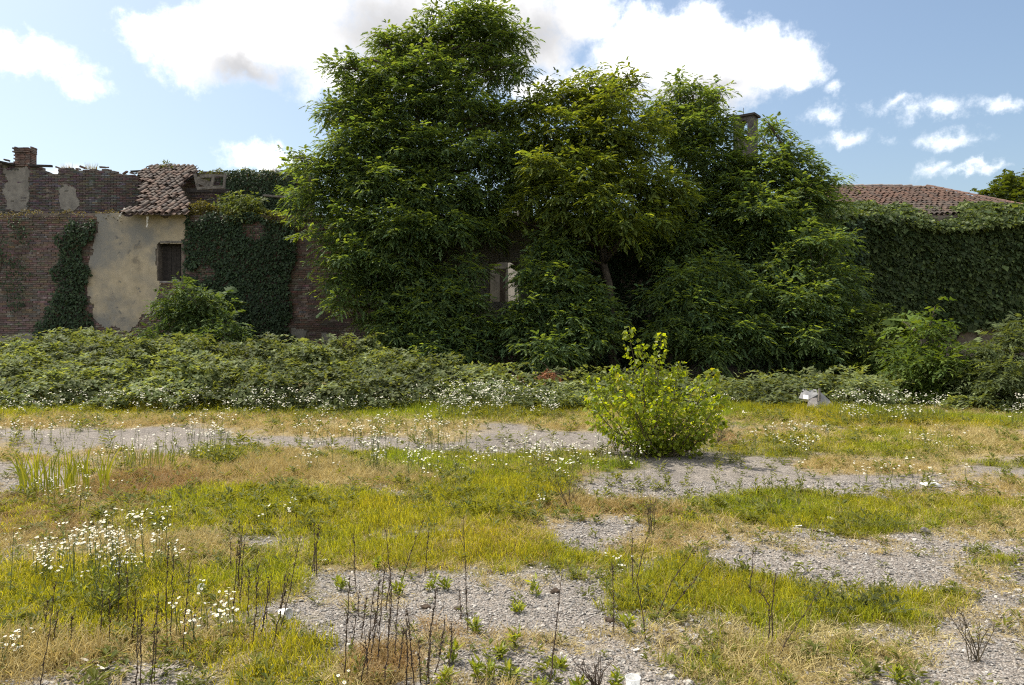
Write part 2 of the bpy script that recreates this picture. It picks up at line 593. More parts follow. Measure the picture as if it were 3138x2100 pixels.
def ground_mat():
    m, n, l = new_mat('gravel_ground')
    o = n.new('ShaderNodeOutputMaterial')
    pb = n.new('ShaderNodeBsdfPrincipled')
    pb.inputs['Roughness'].default_value = 0.95
    pb.inputs['Specular IOR Level'].default_value = 0.15
    t = n.new('ShaderNodeTexCoord')

    def vor(scale, feat='F1'):
        v = n.new('ShaderNodeTexVoronoi')
        v.feature = feat
        v.inputs['Scale'].default_value = scale
        l.new(t.outputs['Object'], v.inputs['Vector'])
        return v

    def noise(scale, det=5):
        v = n.new('ShaderNodeTexNoise')
        v.inputs['Scale'].default_value = scale
        v.inputs['Detail'].default_value = det
        v.inputs['Roughness'].default_value = 0.6
        l.new(t.outputs['Object'], v.inputs['Vector'])
        return v

    def ramp(src, stops):
        r = n.new('ShaderNodeValToRGB')
        e = r.color_ramp.elements
        while len(e) < len(stops):
            e.new(0.5)
        for i, (p, c) in enumerate(stops):
            e[i].position = p
            e[i].color = (*c, 1)
        l.new(src, r.inputs[0])
        return r.outputs[0]

    def mix(f, a, b, mode='MIX'):
        x = n.new('ShaderNodeMix')
        x.data_type, x.blend_type = 'RGBA', mode
        for s, v in ((x.inputs[0], f), (x.inputs[6], a), (x.inputs[7], b)):
            if isinstance(v, (int, float)):
                s.default_value = v
            elif isinstance(v, tuple):
                s.default_value = (*v, 1)
            else:
                l.new(v, s)
        return x.outputs[2]

    v1 = vor(88)
    sepc = n.new('ShaderNodeSeparateColor')
    l.new(v1.outputs['Color'], sepc.inputs[0])
    stone = ramp(sepc.outputs[0], [(0.0, (0.14, 0.130, 0.120)), (0.35, (0.215, 0.200, 0.184)), (0.65, (0.265, 0.245, 0.224)),
                                   (0.88, (0.32, 0.298, 0.272)), (1.0, (0.39, 0.368, 0.34))])
    gap = ramp(v1.outputs['Distance'], [(0.0, (1, 1, 1)), (0.45, (0.95, 0.95, 0.95)), (0.75, (0.62, 0.6, 0.58))])
    stone = mix(1.0, stone, gap, 'MULTIPLY')
    mid_ = ramp(noise(13, 6).outputs[0], [(0.3, (0.72, 0.71, 0.70)), (0.5, (0.98, 0.98, 0.98)), (0.72, (1.22, 1.2, 1.18))])
    stone = mix(1.0, stone, mid_, 'MULTIPLY')
    big = ramp(noise(0.8).outputs[0], [(0.3, (0.80, 0.78, 0.78)), (0.7, (1.12, 1.08, 1.05))])
    stone = mix(1.0, stone, big, 'MULTIPLY')
    at = n.new('ShaderNodeAttribute')
    at.attribute_name = 'cover'
    sp = n.new('ShaderNodeSeparateColor')
    l.new(at.outputs['Color'], sp.inputs[0])
    straw = ramp(noise(60, 4).outputs[0], [(0.3, (0.14, 0.105, 0.055)), (0.55, (0.27, 0.212, 0.112)), (0.75, (0.38, 0.31, 0.175))])
    turf = ramp(noise(70, 4).outputs[0], [(0.3, (0.065, 0.06, 0.022)), (0.7, (0.16, 0.145, 0.05))])

    def fuzz(src, k):
        a = n.new('ShaderNodeMath')
        a.operation = 'MULTIPLY_ADD'
        l.new(noise(k).outputs[0], a.inputs[0])
        a.inputs[1].default_value = 0.9
        l.new(src, a.inputs[2])
        r = n.new('ShaderNodeMapRange')
        r.interpolation_type = 'SMOOTHSTEP'
        r.inputs[1].default_value, r.inputs[2].default_value = 0.48, 1.10
        l.new(a.outputs[0], r.inputs[0])
        return r.outputs[0]

    c = mix(fuzz(sp.outputs[1], 14), stone, straw)
    c = mix(fuzz(sp.outputs[0], 11), c, turf)
    l.new(c, pb.inputs['Base Color'])
    bp = n.new('ShaderNodeBump')
    bp.inputs['Strength'].default_value = 0.9
    bp.inputs['Distance'].default_value = 0.012
    inv = n.new('ShaderNodeMath')
    inv.operation = 'SUBTRACT'
    inv.inputs[0].default_value = 1
    l.new(v1.outputs['Distance'], inv.inputs[1])
    l.new(inv.outputs[0], bp.inputs['Height'])
    l.new(bp.outputs[0], pb.inputs['Normal'])
    l.new(pb.outputs[0], o.inputs[0])
    return m


gx, gy = axis(-18, 18, 0.15, 1500), axis(2.0, 27, 0.13, 1500)
XX, YY = np.meshgrid(gx, gy)
ZZ = ground_z(XX, YY) * np.clip(1 - (np.hypot(XX, YY - 12) - 25) / 40, 0, 1)
nx, ny = len(gx), len(gy)
idx = np.arange(nx * ny).reshape(ny, nx)
faces = np.stack([idx[:-1, :-1], idx[:-1, 1:], idx[1:, 1:], idx[1:, :-1]], -1).reshape(-1, 4)
me = mesh_np('ground', np.stack([XX, YY, ZZ], -1), faces, ground_mat(), smooth_=True)
g_, d_, b_ = patch_fields(XX.ravel(), YY.ravel())
far_ = (YY.ravel() > 15.0) | (YY.ravel() < 1.5)
g_ = np.where(far_, np.maximum(g_, 0.5), g_)
a_ = me.color_attributes.new('cover', 'FLOAT_COLOR', 'POINT')
c4 = np.ones((nx * ny, 4), np.float32)
c4[:, 0], c4[:, 1], c4[:, 2] = g_, d_, b_
a_.data.foreach_set('color', c4.ravel())
ground = tag(link('ground', me), 'flat gravel yard overgrown with patches of grass', None, kind='structure')


# ------------------------------------------------------------------ scattered ground cover
PROTO = {}


def proto_collection(key, meshes):
    c = bpy.data.collections.new('source_' + key)
    for i, m_ in enumerate(meshes):
        o = bpy.data.objects.new('%s_%02d' % (key, i), m_)
        c.objects.link(o)
    PROTO[key] = c
    return c


def scatter(name, label, col, pts, rot, scl, tint, kinds, loc=None):
    me = bpy.data.meshes.new(name)
    pts = np.asarray(pts, np.float32)
    n = len(pts)
    me.vertices.add(n)
    me.vertices.foreach_set('co', pts.ravel())
    a = me.attributes.new('rot', 'FLOAT_VECTOR', 'POINT')
    a.data.foreach_set('vector', np.asarray(rot, np.float32).ravel())
    a = me.attributes.new('scl', 'FLOAT_VECTOR', 'POINT')
    a.data.foreach_set('vector', np.asarray(scl, np.float32).ravel())
    a = me.attributes.new('kind', 'INT', 'POINT')
    a.data.foreach_set('value', np.asarray(kinds, np.int32))
    a = me.attributes.new('itint', 'FLOAT_COLOR', 'POINT')
    c4 = np.ones((n, 4), np.float32)
    c4[:, :3] = tint
    a.data.foreach_set('color', c4.ravel())
    o = link(name, me)
    ng = bpy.data.node_groups.new('scatter_' + name, 'GeometryNodeTree')
    ng.interface.new_socket('Geometry', in_out='INPUT', socket_type='NodeSocketGeometry')
    ng.interface.new_socket('Geometry', in_out='OUTPUT', socket_type='NodeSocketGeometry')
    nn, ll = ng.nodes, ng.links
    gi, go = nn.new('NodeGroupInput'), nn.new('NodeGroupOutput')
    ip = nn.new('GeometryNodeInstanceOnPoints')
    ci = nn.new('GeometryNodeCollectionInfo')
    ci.inputs['Collection'].default_value = col
    ci.inputs['Separate Children'].default_value = True
    ci.inputs['Reset Children'].default_value = True

    def named(t, nm):
        x = nn.new('GeometryNodeInputNamedAttribute')
        x.data_type = t
        x.inputs['Name'].default_value = nm
        return x.outputs['Attribute']

    ll.new(gi.outputs[0], ip.inputs['Points'])
    ll.new(ci.outputs[0], ip.inputs['Instance'])
    ip.inputs['Pick Instance'].default_value = True
    ll.new(named('INT', 'kind'), ip.inputs['Instance Index'])
    ll.new(named('FLOAT_VECTOR', 'rot'), ip.inputs['Rotation'])
    ll.new(named('FLOAT_VECTOR', 'scl'), ip.inputs['Scale'])
    ll.new(ip.outputs[0], go.inputs[0])
    md = o.modifiers.new('scatter', 'NODES')
    md.node_group = ng
    return tag(o, label, None, kind='stuff')


def blades(n, h, spread, w, lean, curl, c_lo, c_hi, rng, seed_heads=0.0):
    V, Fc, C = [], [], []
    for i in range(n):
        a, r = rng.uniform(0, 6.283), spread * math.sqrt(rng.random())
        bx, by = r * math.cos(a), r * math.sin(a)
        dirn = rng.uniform(0, 6.283)
        hh = h * rng.uniform(0.45, 1.0)
        ln = lean * rng.uniform(0.2, 1.0) * hh
        ww = w * rng.uniform(0.7, 1.2)
        f = rng.uniform(0, 6.283)
        sx, sy = math.cos(f) * ww / 2, math.sin(f) * ww / 2
        dx, dy = math.cos(dirn), math.sin(dirn)
        b = len(V)
        t1, t2 = 0.45, 0.8
        p1 = (bx + dx * ln * 0.25, by + dy * ln * 0.25, hh * t1)
        p2 = (bx + dx * ln * 0.65, by + dy * ln * 0.65, hh * t2)
        p3 = (bx + dx * ln, by + dy * ln, hh * (1 - curl * rng.random()))
        V += [(bx - sx, by - sy, -0.01), (bx + sx, by + sy, -0.01), (p1[0] - sx, p1[1] - sy, p1[2]), (p1[0] + sx, p1[1] + sy, p1[2]),
              (p2[0] - sx * .7, p2[1] - sy * .7, p2[2]), (p2[0] + sx * .7, p2[1] + sy * .7, p2[2]), p3]
        Fc += [(b, b + 1, b + 3, b + 2), (b + 2, b + 3, b + 5, b + 4), (b + 4, b + 5, b + 6)]
        k = rng.random()
        c = tuple(c_lo[j] * (1 - k) + c_hi[j] * k for j in range(3))
        C += [c] * 7
    return V, Fc, C


def pyd(name, V, Fc, C, mat):
    me = bpy.data.meshes.new(name)
    me.from_pydata(V, [], Fc)
    a = me.color_attributes.new('tint', 'FLOAT_COLOR', 'POINT')
    c4 = np.ones((len(V), 4), np.float32)
    c4[:, :3] = np.array(C, np.float32)
    a.data.foreach_set('color', c4.ravel())
    me.materials.append(mat)
    me.update()
    return me


def rosette(n, L, w, up, c_lo, c_hi, rng, levels=1, rise=0.05):
    """small broad-leaved weed"""
    V, Fc, C = [], [], []
    for i in range(n):
        a = rng.uniform(0, 6.283)
        z = rise * rng.random() * levels
        l_ = L * rng.uniform(0.6, 1.1)
        d = np.array([math.cos(a), math.sin(a), up * rng.uniform(0.3, 1.2)])
        s = np.array([-math.sin(a), math.cos(a), 0]) * w * rng.uniform(.7, 1.2)
        o = np.array([math.cos(a) * .01, math.sin(a) * .01, z])
        m_ = o + d * l_ * 0.55
        t_ = o + d * l_ - np.array([0, 0, 0.3 * l_ * (1 - up)])
        b = len(V)
        V += [tuple(o), tuple(m_ + s), tuple(t_), tuple(m_ - s)]
        Fc += [(b, b + 1, b + 2), (b, b + 2, b + 3)]
        k = rng.random()
        C += [tuple(c_lo[j] * (1 - k) + c_hi[j] * k for j in range(3))] * 4
    return V, Fc, C


rg = random.Random(11)
proto_collection('green_tuft', [pyd('green_tuft', *blades(13, rg.uniform(.08, .14), .055, .0042, .6, .3,
                 (.175, .210, .018), (.38, .375, .04), rg), M_grass) for i in range(6)])
proto_collection('dry_tuft', [pyd('dry_tuft', *blades(16, rg.uniform(.12, .26), .05, .0038, .75, .45,
                 (.30, .235, .10), (.56, .455, .215), rg), M_straw) for i in range(6)])
proto_collection('low_weed', [pyd('low_weed', *rosette(14, rg.uniform(.04, .07), .009, .55, (.085, .11, .02), (.17, .18, .035), rg, 1, .07), M_grass)
                              for i in range(5)])


def stone_mesh(i):
    bm = bmesh.new()
    bmesh.ops.create_icosphere(bm, subdivisions=1, radius=1)
    for v in bm.verts:
        v.co *= rg.uniform(.75, 1.15)
        v.co.x *= rg.uniform(.95, 1.1)
        v.co.z *= .55
    me = bpy.data.meshes.new('gravel_stone')
    bm.to_mesh(me)
    bm.free()
    me.materials.append(M_stone)
    return me


def stone_mat():
    m, n, l = new_mat('gravel_stone')
    o = n.new('ShaderNodeOutputMaterial')
    pb = n.new('ShaderNodeBsdfPrincipled')
    pb.inputs['Roughness'].default_value = 0.85
    b = n.new('ShaderNodeAttribute')
    b.attribute_type = 'INSTANCER'
    b.attribute_name = 'itint'
    l.new(b.outputs['Color'], pb.inputs['Base Color'])
    l.new(pb.outputs[0], o.inputs[0])
    return m


M_stone = stone_mat()
proto_collection('stone', [stone_mesh(i) for i in range(6)])


def sample_ground(n, y0, y1, margin=1.0):
    """random points in the visible wedge, uniform over the ground"""
    y = np.sqrt(R.random(n) * (y1 ** 2 - y0 ** 2) + y0 ** 2)
    x = (R.random(n) * 2 - 1) * (y * 0.72 + margin)
    return x, y


def place(parts):
    return [np.concatenate([p[i] for p in parts]) for i in range(len(parts[0]))]


# green grass
parts = []
for (y0, y1, n, s) in ((2.9, 6, 26000, 1.0), (6, 10, 30000, 1.1), (10, 16.6, 42000, 1.35)):
    x, y = sample_ground(n, y0, y1)
    g, d, b = patch_fields(x, y)
    keep = R.random(n) < np.clip(g * 1.1 - 0.2, 0, .85) ** 1.25
    parts.append((x[keep], y[keep], g[keep], np.full(keep.sum(), s)))
x, y, g, s = place(parts)
n = len(x)
hgt = (0.15 + 0.6 * fbm(x, y, 1.2, 41) + 0.45 * g) * np.where(y > 12, 0.85 + 1.1 * np.clip((y - 13.6) / 1.5, 0, 1), 0.9) * R.uniform(.55, 1.25, n)
hue = fbm(x, y, 0.55, 47)
tint = np.stack([0.80 + 0.75 * (hue - .3), 0.96 + 0.15 * (hue - .3), 0.9 + 0.3 * (hue - .3)], -1) * R.uniform(.62, 1.2, (n, 1))
scatter('grass', 'lush yellow-green grass growing in patches on the gravel', PROTO['green_tuft'],
        np.stack([x, y, ground_z(x, y)], -1), np.stack([R.normal(0, .12, n), R.normal(0, .12, n), R.uniform(0, 6.28, n)], -1),
        np.stack([s, s, hgt], -1), tint, R.integers(0, 6, n))
# dry grass
parts = []
for (y0, y1, n, s) in ((2.9, 6, 22000, 1.0), (6, 10, 26000, 1.1), (10, 15.4, 26000, 1.4)):
    x, y = sample_ground(n, y0, y1)
    g, d, b = patch_fields(x, y)
    keep = R.random(n) < np.clip(d * 1.1 - 0.12 + 0.42 * g, 0, .9)
    parts.append((x[keep], y[keep], d[keep], np.full(keep.sum(), s)))
x, y, d, s = place(parts)
n = len(x)
hgt = (0.16 + 0.8 * d * d * fbm(x, y, 0.9, 51) * 1.5) * R.uniform(.5, 1.25, n)
hue = fbm(x, y, 0.5, 57)
tint = np.stack([0.92 + 0.1 * hue, 0.84 + 0.28 * hue, 0.76 + 0.35 * hue], -1) * R.uniform(.7, 1.15, (n, 1))
ppx, ppy = CX + x / y * F, HY + H / y * F
red = np.zeros(n)
for (cx_, cy_, rx_, ry_) in ((360, 1125, 150, 50), (70, 1185, 170, 50), (560, 1130, 120, 25), (880, 1530, 120, 60), (1060, 1440, 150, 30), (1640, 1010, 90, 20)):
    red = np.maximum(red, np.clip(1.3 - ((ppx - cx_) / rx_) ** 2 - ((ppy - cy_) / ry_) ** 2, 0, 1))
red = red[:, None] * R.uniform(.4, 1, (n, 1))
tint = tint * (1 - red) + tint * np.array([.66, .50, .52]) * red
scatter('dry_grass', 'pale tan dry grass lying between the green patches', PROTO['dry_tuft'],
        np.stack([x, y, ground_z(x, y)], -1), np.stack([R.normal(0, .3, n), R.normal(0, .3, n), R.uniform(0, 6.28, n)], -1),
        np.stack([s, s, hgt], -1), tint, R.integers(0, 6, n))
# low broad-leaved weeds
parts = []
for (y0, y1, n, s) in ((2.9, 6, 9000, .8), (6, 10, 9000, 1.1), (10, 15.4, 8000, 1.5)):
    x, y = sample_ground(n, y0, y1)
    g, d, b = patch_fields(x, y)
    keep = R.random(n) < np.clip(.04 + .5 * g * (fbm(x, y, 0.7, 61) > .5) + .14 * d + .16 * (fbm(x, y, 1.7, 63) > .58), 0, 1)
    parts.append((x[keep], y[keep], np.full(keep.sum(), s)))
x, y, s = place(parts)
n = len(x)
s = s * R.uniform(.6, 1.3, n)
scatter('ground_weeds', 'small broad-leaved green weeds sprouting through the gravel', PROTO['low_weed'],
        np.stack([x, y, ground_z(x, y)], -1), np.stack([R.normal(0, .15, n), R.normal(0, .15, n), R.uniform(0, 6.28, n)], -1),
        np.stack([s, s, s * R.uniform(.7, 1.5, n)], -1), np.stack([R.uniform(.8, 1.15, n)] * 3, -1), R.integers(0, 5, n))
# loose stones
parts = []
for (y0, y1, n, s) in ((2.9, 5, 34000, .0062), (5, 8, 36000, .0075)):
    x, y = sample_ground(n, y0, y1, .4)
    g, d, b = patch_fields(x, y)
    keep = R.random(n) < np.clip(1.05 - g * 1.3 - d * .8, 0.03, 1)
    parts.append((x[keep], y[keep], np.full(keep.sum(), s)))
x, y, s = place(parts)
n = len(x)
s = s * np.exp(R.normal(0, .32, n))
gcol = np.array([(.14, .131, .121), (.205, .191, .175), (.26, .24, .218), (.32, .292, .26), (.40, .375, .34)])[R.choice(5, n, p=[.2, .3, .27, .16, .07])]
scatter('gravel', 'loose grey and beige pebbles of the yard', PROTO['stone'],
        np.stack([x, y, ground_z(x, y) + s * .25], -1), np.stack([R.normal(0, .4, n), R.normal(0, .4, n), R.uniform(0, 6.28, n)], -1),
        np.stack([s * 1.25, s, s], -1), gcol * R.uniform(.8, 1.15, (n, 1)), R.integers(0, 6, n))

# ================================================================== THE RUINED BUILDING
YW = 26.0                      # face of the long front wall
YS = 31.0                      # spine wall under the ridge
WX = lambda px, Y=YW: (px - CX) / F * Y
WZ = lambda py, Y=YW: H + (HY - py) / F * Y

ruin = tag(empty('ruined_building', (WX(300), YW + 2.5, 0)), 'long derelict brick building with peeling plaster and a collapsed tile roof', 'building')
wall_top = 5.60
win = (WX(362), WX(415), WZ(643), WZ(557))
arch = (WX(1121), WX(1187), WZ(692), WZ(596))
mb = MB()
T = 0.45


def wall_box(x0, x1, z0, z1, y0=YW, t=T):
    mb.box(((x0 + x1) / 2, y0 + t / 2, (z0 + z1) / 2), (x1 - x0, t, z1 - z0))


xl, xr = WX(-900), WX(1962)
# ragged crest: short columns of uneven height
xs = [xl]
while xs[-1] < win[0] - 0.3:
    xs.append(min(win[0], xs[-1] + random.uniform(.25, .6)))
xs[-1] = win[0]
for a, b in zip(xs[:-1], xs[1:]):
    wall_box(a, b, -0.2, wall_top + random.choice((-.14, -.07, 0, .07)))
wall_box(win[0], win[1], -0.2, win[2])
wall_box(win[0], win[1], win[3], wall_top)
wall_box(win[1], arch[0], -0.2, wall_top)
wall_box(arch[0], arch[1], -0.2, arch[2])
na = 26
ar = (arch[1] - arch[0]) / 2
for i in range(na):
    a = arch[0] + (arch[1] - arch[0]) * i / na
    b = arch[0] + (arch[1] - arch[0]) * (i + 1) / na
    u = ((a + b) / 2 - (arch[0] + arch[1]) / 2) / ar
    wall_box(a, b, arch[3] - ar + ar * math.sqrt(max(0, 1 - u * u)), wall_top)
wall_box(arch[1], xr, -0.2, wall_top)
front_wall = mb.build('front_wall', M_mortar, ruin)


# --- bricks
def brick_mesh(tint, L=.245, D=.10, Hh=.058):
    b = MB()
    b.tint = tint
    b.box((0, 0, 0), (L, D, Hh), jit=.004)
    return b.mesh('brick', M_brick)


BT = [(.26, .125, .09), (.22, .115, .088), (.17, .118, .10), (.23, .15, .12), (.14, .105, .094), (.20, .14, .118), (.23, .115, .085), (.25, .20, .168)]
_bm = (.150, .120, .104)
BT = [tuple(a_ * .5 + b_ * .5 for a_, b_ in zip(t, _bm)) for t in BT]
BT_GREY = [2, 3, 4, 5, 7, 4]
bricks = [brick_mesh(tuple(c * k for c in t)) for t in BT for k in (.8, 1.0)]


def in_poly(px, py, poly):
    c = False
    j = len(poly) - 1
    for i in range(len(poly)):
        (x1, y1), (x2, y2) = poly[i], poly[j]
        if (y1 > py) != (y2 > py) and px < (x2 - x1) * (py - y1) / (y2 - y1) + x1:
            c = not c
        j = i
    return c


PLASTER = [(212, 492), (430, 492), (432, 530), (412, 548), (440, 552), (362, 557), (362, 690), (330, 715), (300, 760), (260, 742), (240, 745),
           (216, 735), (214, 690), (206, 640), (205, 600), (212, 570), (222, 530), (218, 505)]
PLASTER_LOW = [[(0, 775), (40, 763), (92, 768), (96, 830), (0, 830)], [(664, 752), (702, 758), (704, 805), (690, 812), (664, 812)],
               [(736, 764), (772, 768), (782, 806), (738, 808)]]
PLASTER_ARCH = [(1010, 520), (1100, 512), (1230, 520), (1240, 620), (1225, 720), (1100, 730), (1030, 690), (1015, 600)]
IVY_OVER = [[(130, 560), (215, 500), (215, 790), (90, 800)], [(430, 490), (676, 500), (665, 600), (672, 830), (540, 830), (430, 640)], [(20, 500), (75, 500), (80, 790), (30, 770)]]


def exposed(px, py):
    return not in_poly(px, py, PLASTER) and not any(in_poly(px, py, q) for q in PLASTER_LOW) and not in_poly(px, py, PLASTER_ARCH)


cand, rest = [], []
course, zc = .0715, .05
k = 0
while zc < wall_top - .03:
    x = WX(-60) + (k % 2) * .13 + random.uniform(-.02, .02)
    while x < WX(1400):
        px, py = CX + x / YW * F, HY - (zc - H) / YW * F
        L_ = .26
        ok = exposed(px, py) and random.random() > .035
        for o_ in (win, arch):
            if o_[0] - .14 < x < o_[1] + .14 and o_[2] - .03 < zc < o_[3] + .03:
                ok = False
        if ok:
            shown = px < 850 and py < 800 and not any(in_poly(px, py, q) for q in IVY_OVER) and (px > 655 or 205 < px < 330 or 412 < px < 440 or px < 130)
            pri = (0 if (px > 655 or 200 < px < 445) else 1, random.random())
            (cand if shown else rest).append((pri, x, zc))
        x += L_ + random.uniform(-.005, .01)
    zc += course
    k += 1
cand.sort()
rest += cand[300:]
cand = cand[:300]
for (_, x, z) in cand:
    o = link('brick', bricks[random.choice(BT_GREY) * 2 + random.randint(0, 1)] if x < WX(200) else random.choice(bricks), front_wall, (x, YW + .028 - random.uniform(0, .018), z))
    o.rotation_euler = (0, random.gauss(0, .01), random.gauss(0, .02))
mb = MB()
for (_, x, z) in rest:
    mb.tint = tuple(c * random.uniform(.75, 1.05) for c in (BT[random.choice(BT_GREY)] if x < WX(200) else random.choice(BT)))
    mb.box((x, YW + .028 - random.uniform(0, .018), z), (.245, .10, .058), jit=.004)
o = mb.build('brickwork', M_brick, front_wall)
o['kind'] = 'stuff'


# --- plaster sheets still clinging to the wall
def sheet(name, poly, mat, parent, y, thick, cell=.045, ragged=14, hole=None, k=0, YW=YW):
    xs_ = [WX(p[0], YW) for p in poly]
    zs_ = [WZ(p[1], YW) for p in poly]
    nxx, nzz = int((max(xs_) - min(xs_)) / cell) + 3, int((max(zs_) - min(zs_)) / cell) + 3
    x0, z0 = min(xs_) - cell, min(zs_) - cell
    keep = set()
    for i in range(nxx):
        for j in range(nzz):
            x, z = x0 + (i + .5) * cell, z0 + (j + .5) * cell
            wob = (float(fbm(x * 1.0, z, 2.3, 70 + k)) - .5) * ragged * 2
            wob2 = (float(fbm(x * 1.0, z, 2.3, 90 + k)) - .5) * ragged * 2
            px, py = CX + x / YW * F, HY - (z - H) / YW * F
            if hole and hole[0] - .01 < x < hole[1] + .01 and hole[2] < z < hole[3]:
                continue
            if in_poly(px + wob, py + wob2, poly):
                keep.add((i, j))
    vid, V, Fc = {}, [], []

    def vert(i, j, b):
        key = (i, j, b)
        if key not in vid:
            jx = (float(vnoise(i * .9, j * .9, 1, 3 + k)) - .5) * cell * .8
            jz = (float(vnoise(i * .9, j * .9, 1, 8 + k)) - .5) * cell * .8
            vid[key] = len(V)
            yy = y + (float(fbm(x0 + i * cell, z0 + j * cell, .9, 5)) - .5) * .012
            V.append((x0 + i * cell + jx, y + thick if b else yy, z0 + j * cell + jz))
        return vid[key]

    for (i, j) in keep:
        Fc.append((vert(i, j, 0), vert(i + 1, j, 0), vert(i + 1, j + 1, 0), vert(i, j + 1, 0)))
        for (di, dj, a, b) in ((-1, 0, (i, j), (i, j + 1)), (1, 0, (i + 1, j), (i + 1, j + 1)), (0, -1, (i, j), (i + 1, j)), (0, 1, (i, j + 1), (i + 1, j + 1))):
            if (i + di, j + dj) not in keep:
                Fc.append((vert(*a, 0), vert(*b, 0), vert(*b, 1), vert(*a, 1)))
    me = bpy.data.meshes.new(name)
    me.from_pydata(V, [], Fc)
    me.materials.append(mat)
    for p in me.polygons:
        p.use_smooth = False
    me.update()
    return link(name, me, parent)


sheet('plaster', PLASTER, M_plaster, ruin, YW - .045, .05, hole=win)
for i, q in enumerate(PLASTER_LOW):
    sheet('plaster', q, M_greyplaster, ruin, YW - .04, .05, ragged=9, k=i + 1)
sheet('plaster', PLASTER_ARCH, M_greyplaster, ruin, YW - .04, .05, cell=.06, hole=(arch[0], arch[1], arch[2], arch[3] - .1), k=7)

# --- window: boards set back in the opening, timber lintel, reveal bricks
window = MB()
window.box(((win[0] + win[1]) / 2, YW + .36, (win[2] + win[3]) / 2), (win[1] - win[0], .02, win[3] - win[2]))
window = window.build('window', M_darkwood, ruin)
nb = 5
for i in range(nb):
    b = MB()
    wd = (win[1] - win[0]) / nb
    b.box((win[0] + wd * (i + .5), YW + .325 + random.uniform(-.006, .006), (win[2] + win[3]) / 2 - random.uniform(0, .02)), (wd - .012, .026, win[3] - win[2] - .05))
    b.build('board', M_darkwood, window)
b = MB()
b.box(((win[0] + win[1]) / 2 + .12, YW + .08, win[3] + .045), (win[1] - win[0] + .1, .26, .085), jit=.006)
b.build('lintel', M_wood, ruin)
b = MB()
b.box(((win[0] + win[1]) / 2, YW + .12, win[2] - .03), (win[1] - win[0] + .02, .3, .055), jit=.004)
b.build('sill', M_concrete, ruin)

# --- behind the arched window: roofless room, a cross wall catching the sun
mb = MB()
V = [(WX(1187) + .02, YW + .5), (-.18, 33.0), (.1, 33.02), (.75, YW + .5)]
mb.add([(x, y, z) for (x, y) in V for z in (0, 6.2)], [(0, 2, 3, 1), (2, 4, 5, 3), (4, 6, 7, 5), (6, 0, 1, 7), (1, 3, 5, 7)])
mb.build('cross_wall', M_greyplaster, ruin)
mb = MB()
mb.box((-1.4, 33.6, 2.6), (3.4, .4, 5.2))
mb.build('courtyard_wall', M_greyplaster, ruin)
mb = MB()
mb.box((WX(1150, 28.2), 28.2, 1.75), (.22, .25, 4.05))
mb.box((WX(1150, 28.2) - .07, 28.2, 3.82), (.42, .27, .14))
mb.build('pier', M_darkstone, ruin)

# --- spine wall with broken crest and chimney
mb, bk = MB(), MB()
prof = [(-600, 370), (0, 368), (26, 366), (30, 380), (70, 381), (78, 381), (100, 392), (118, 396), (128, 384), (150, 384), (170, 388), (190, 383), (222, 391), (234, 382), (252, 392),
        (280, 396), (310, 397), (330, 388), (520, 392), (700, 396)]
x = WX(-420, YS)
while x < WX(705, YS):
    px = CX + x / YS * F
    pyt = np.interp(px, [p[0] for p in prof], [p[1] for p in prof])
    zt = WZ(pyt, YS) - random.choice((0, .03, .07, .1))
    mb.box((x + .13, YS + .2, zt / 2), (.26, .4, zt))
    z = WZ(500, YS)
    kk = 0
    while z < zt - .03 and px < 520:
        if random.random() > .05:
            bk.tint = tuple(c * q * random.uniform(.6, .9) for c, q in zip(BT[random.choice(BT_GREY)], (.92, 1.0, 1.08)))
            bk.box((x + .13 + (kk % 2) * .125, YS + .022 - random.uniform(0, .02), z), (.24, .1, .057), jit=.004)
        z += course
        kk += 1
    x += .26
rear_wall = mb.build('rear_wall', M_mortar, ruin)
o = bk.build('brickwork', M_brick, rear_wall)
o['kind'] = 'stuff'
for i, q in enumerate(([(14, 386), (64, 386), (68, 440), (60, 482), (20, 482), (10, 430)], [(136, 430), (168, 420), (180, 455), (170, 482), (140, 482)])):
    sheet('plaster', q, M_greyplaster, rear_wall, YS - .05, .05, ragged=16, k=20 + i, YW=YS)
# loose bricks and slabs left lying on the crest
for px in (131, 160, 176, 186, 232, 239, 246, 262, 284, 12, 300):
    b = link('brick', random.choice(bricks), rear_wall, (WX(px, YS), YS + .1, WZ(np.interp(px, [p[0] for p in prof], [p[1] for p in prof]), YS) + random.uniform(.0, .05)))
    b.rotation_euler = (random.uniform(-.2, .2), random.uniform(-.4, .4), random.uniform(-.6, .6))

cx0, cx1, cz0, cz1 = WX(33, YS), WX(68, YS), WZ(381, YS), WZ(338, YS)
mb = MB()
mb.box(((cx0 + cx1) / 2, YS + .25, (cz0 + cz1) / 2 - .03), (cx1 - cx0 - .06, .5, cz1 - cz0))
chimney = mb.build('chimney', M_mortar, ruin)
z, kk = cz0 + .03, 0
while z < cz1 + .04:
    out_ = .035 if z > cz1 - .22 else 0.0
    x = cx0 - out_ + (.06 if kk % 2 else 0)
    while x < cx1 + out_ - .1:
        w_ = min(.22, cx1 + out_ - x)
        if not (z > cz1 - .02 and random.random() < .35):
            b = link('brick', random.choice(bricks), chimney, (x + w_ / 2, YS - random.uniform(0, .02) - out_, z))
            b.scale = (w_ / .245, 1, 1)
        x += w_ + .012
    for xx in (cx0 - out_ + .02, cx1 + out_ - .02):
        b = link('brick', random.choice(bricks), chimney, (xx, YS + .24, z))
        b.scale = (.3, 3.6, 1)
    z += course
    kk += 1
b = MB()
b.bar(P(66, 379, 30.9), P(119, 380.5, 30.9), .12, .085)
b.build('beam', M_darkwood, ruin)
b = MB()
b.bar(P(-20, 366, 30.7), P(34, 378, 30.9), .3, .06)
b.build('beam', M_darkwood, ruin)


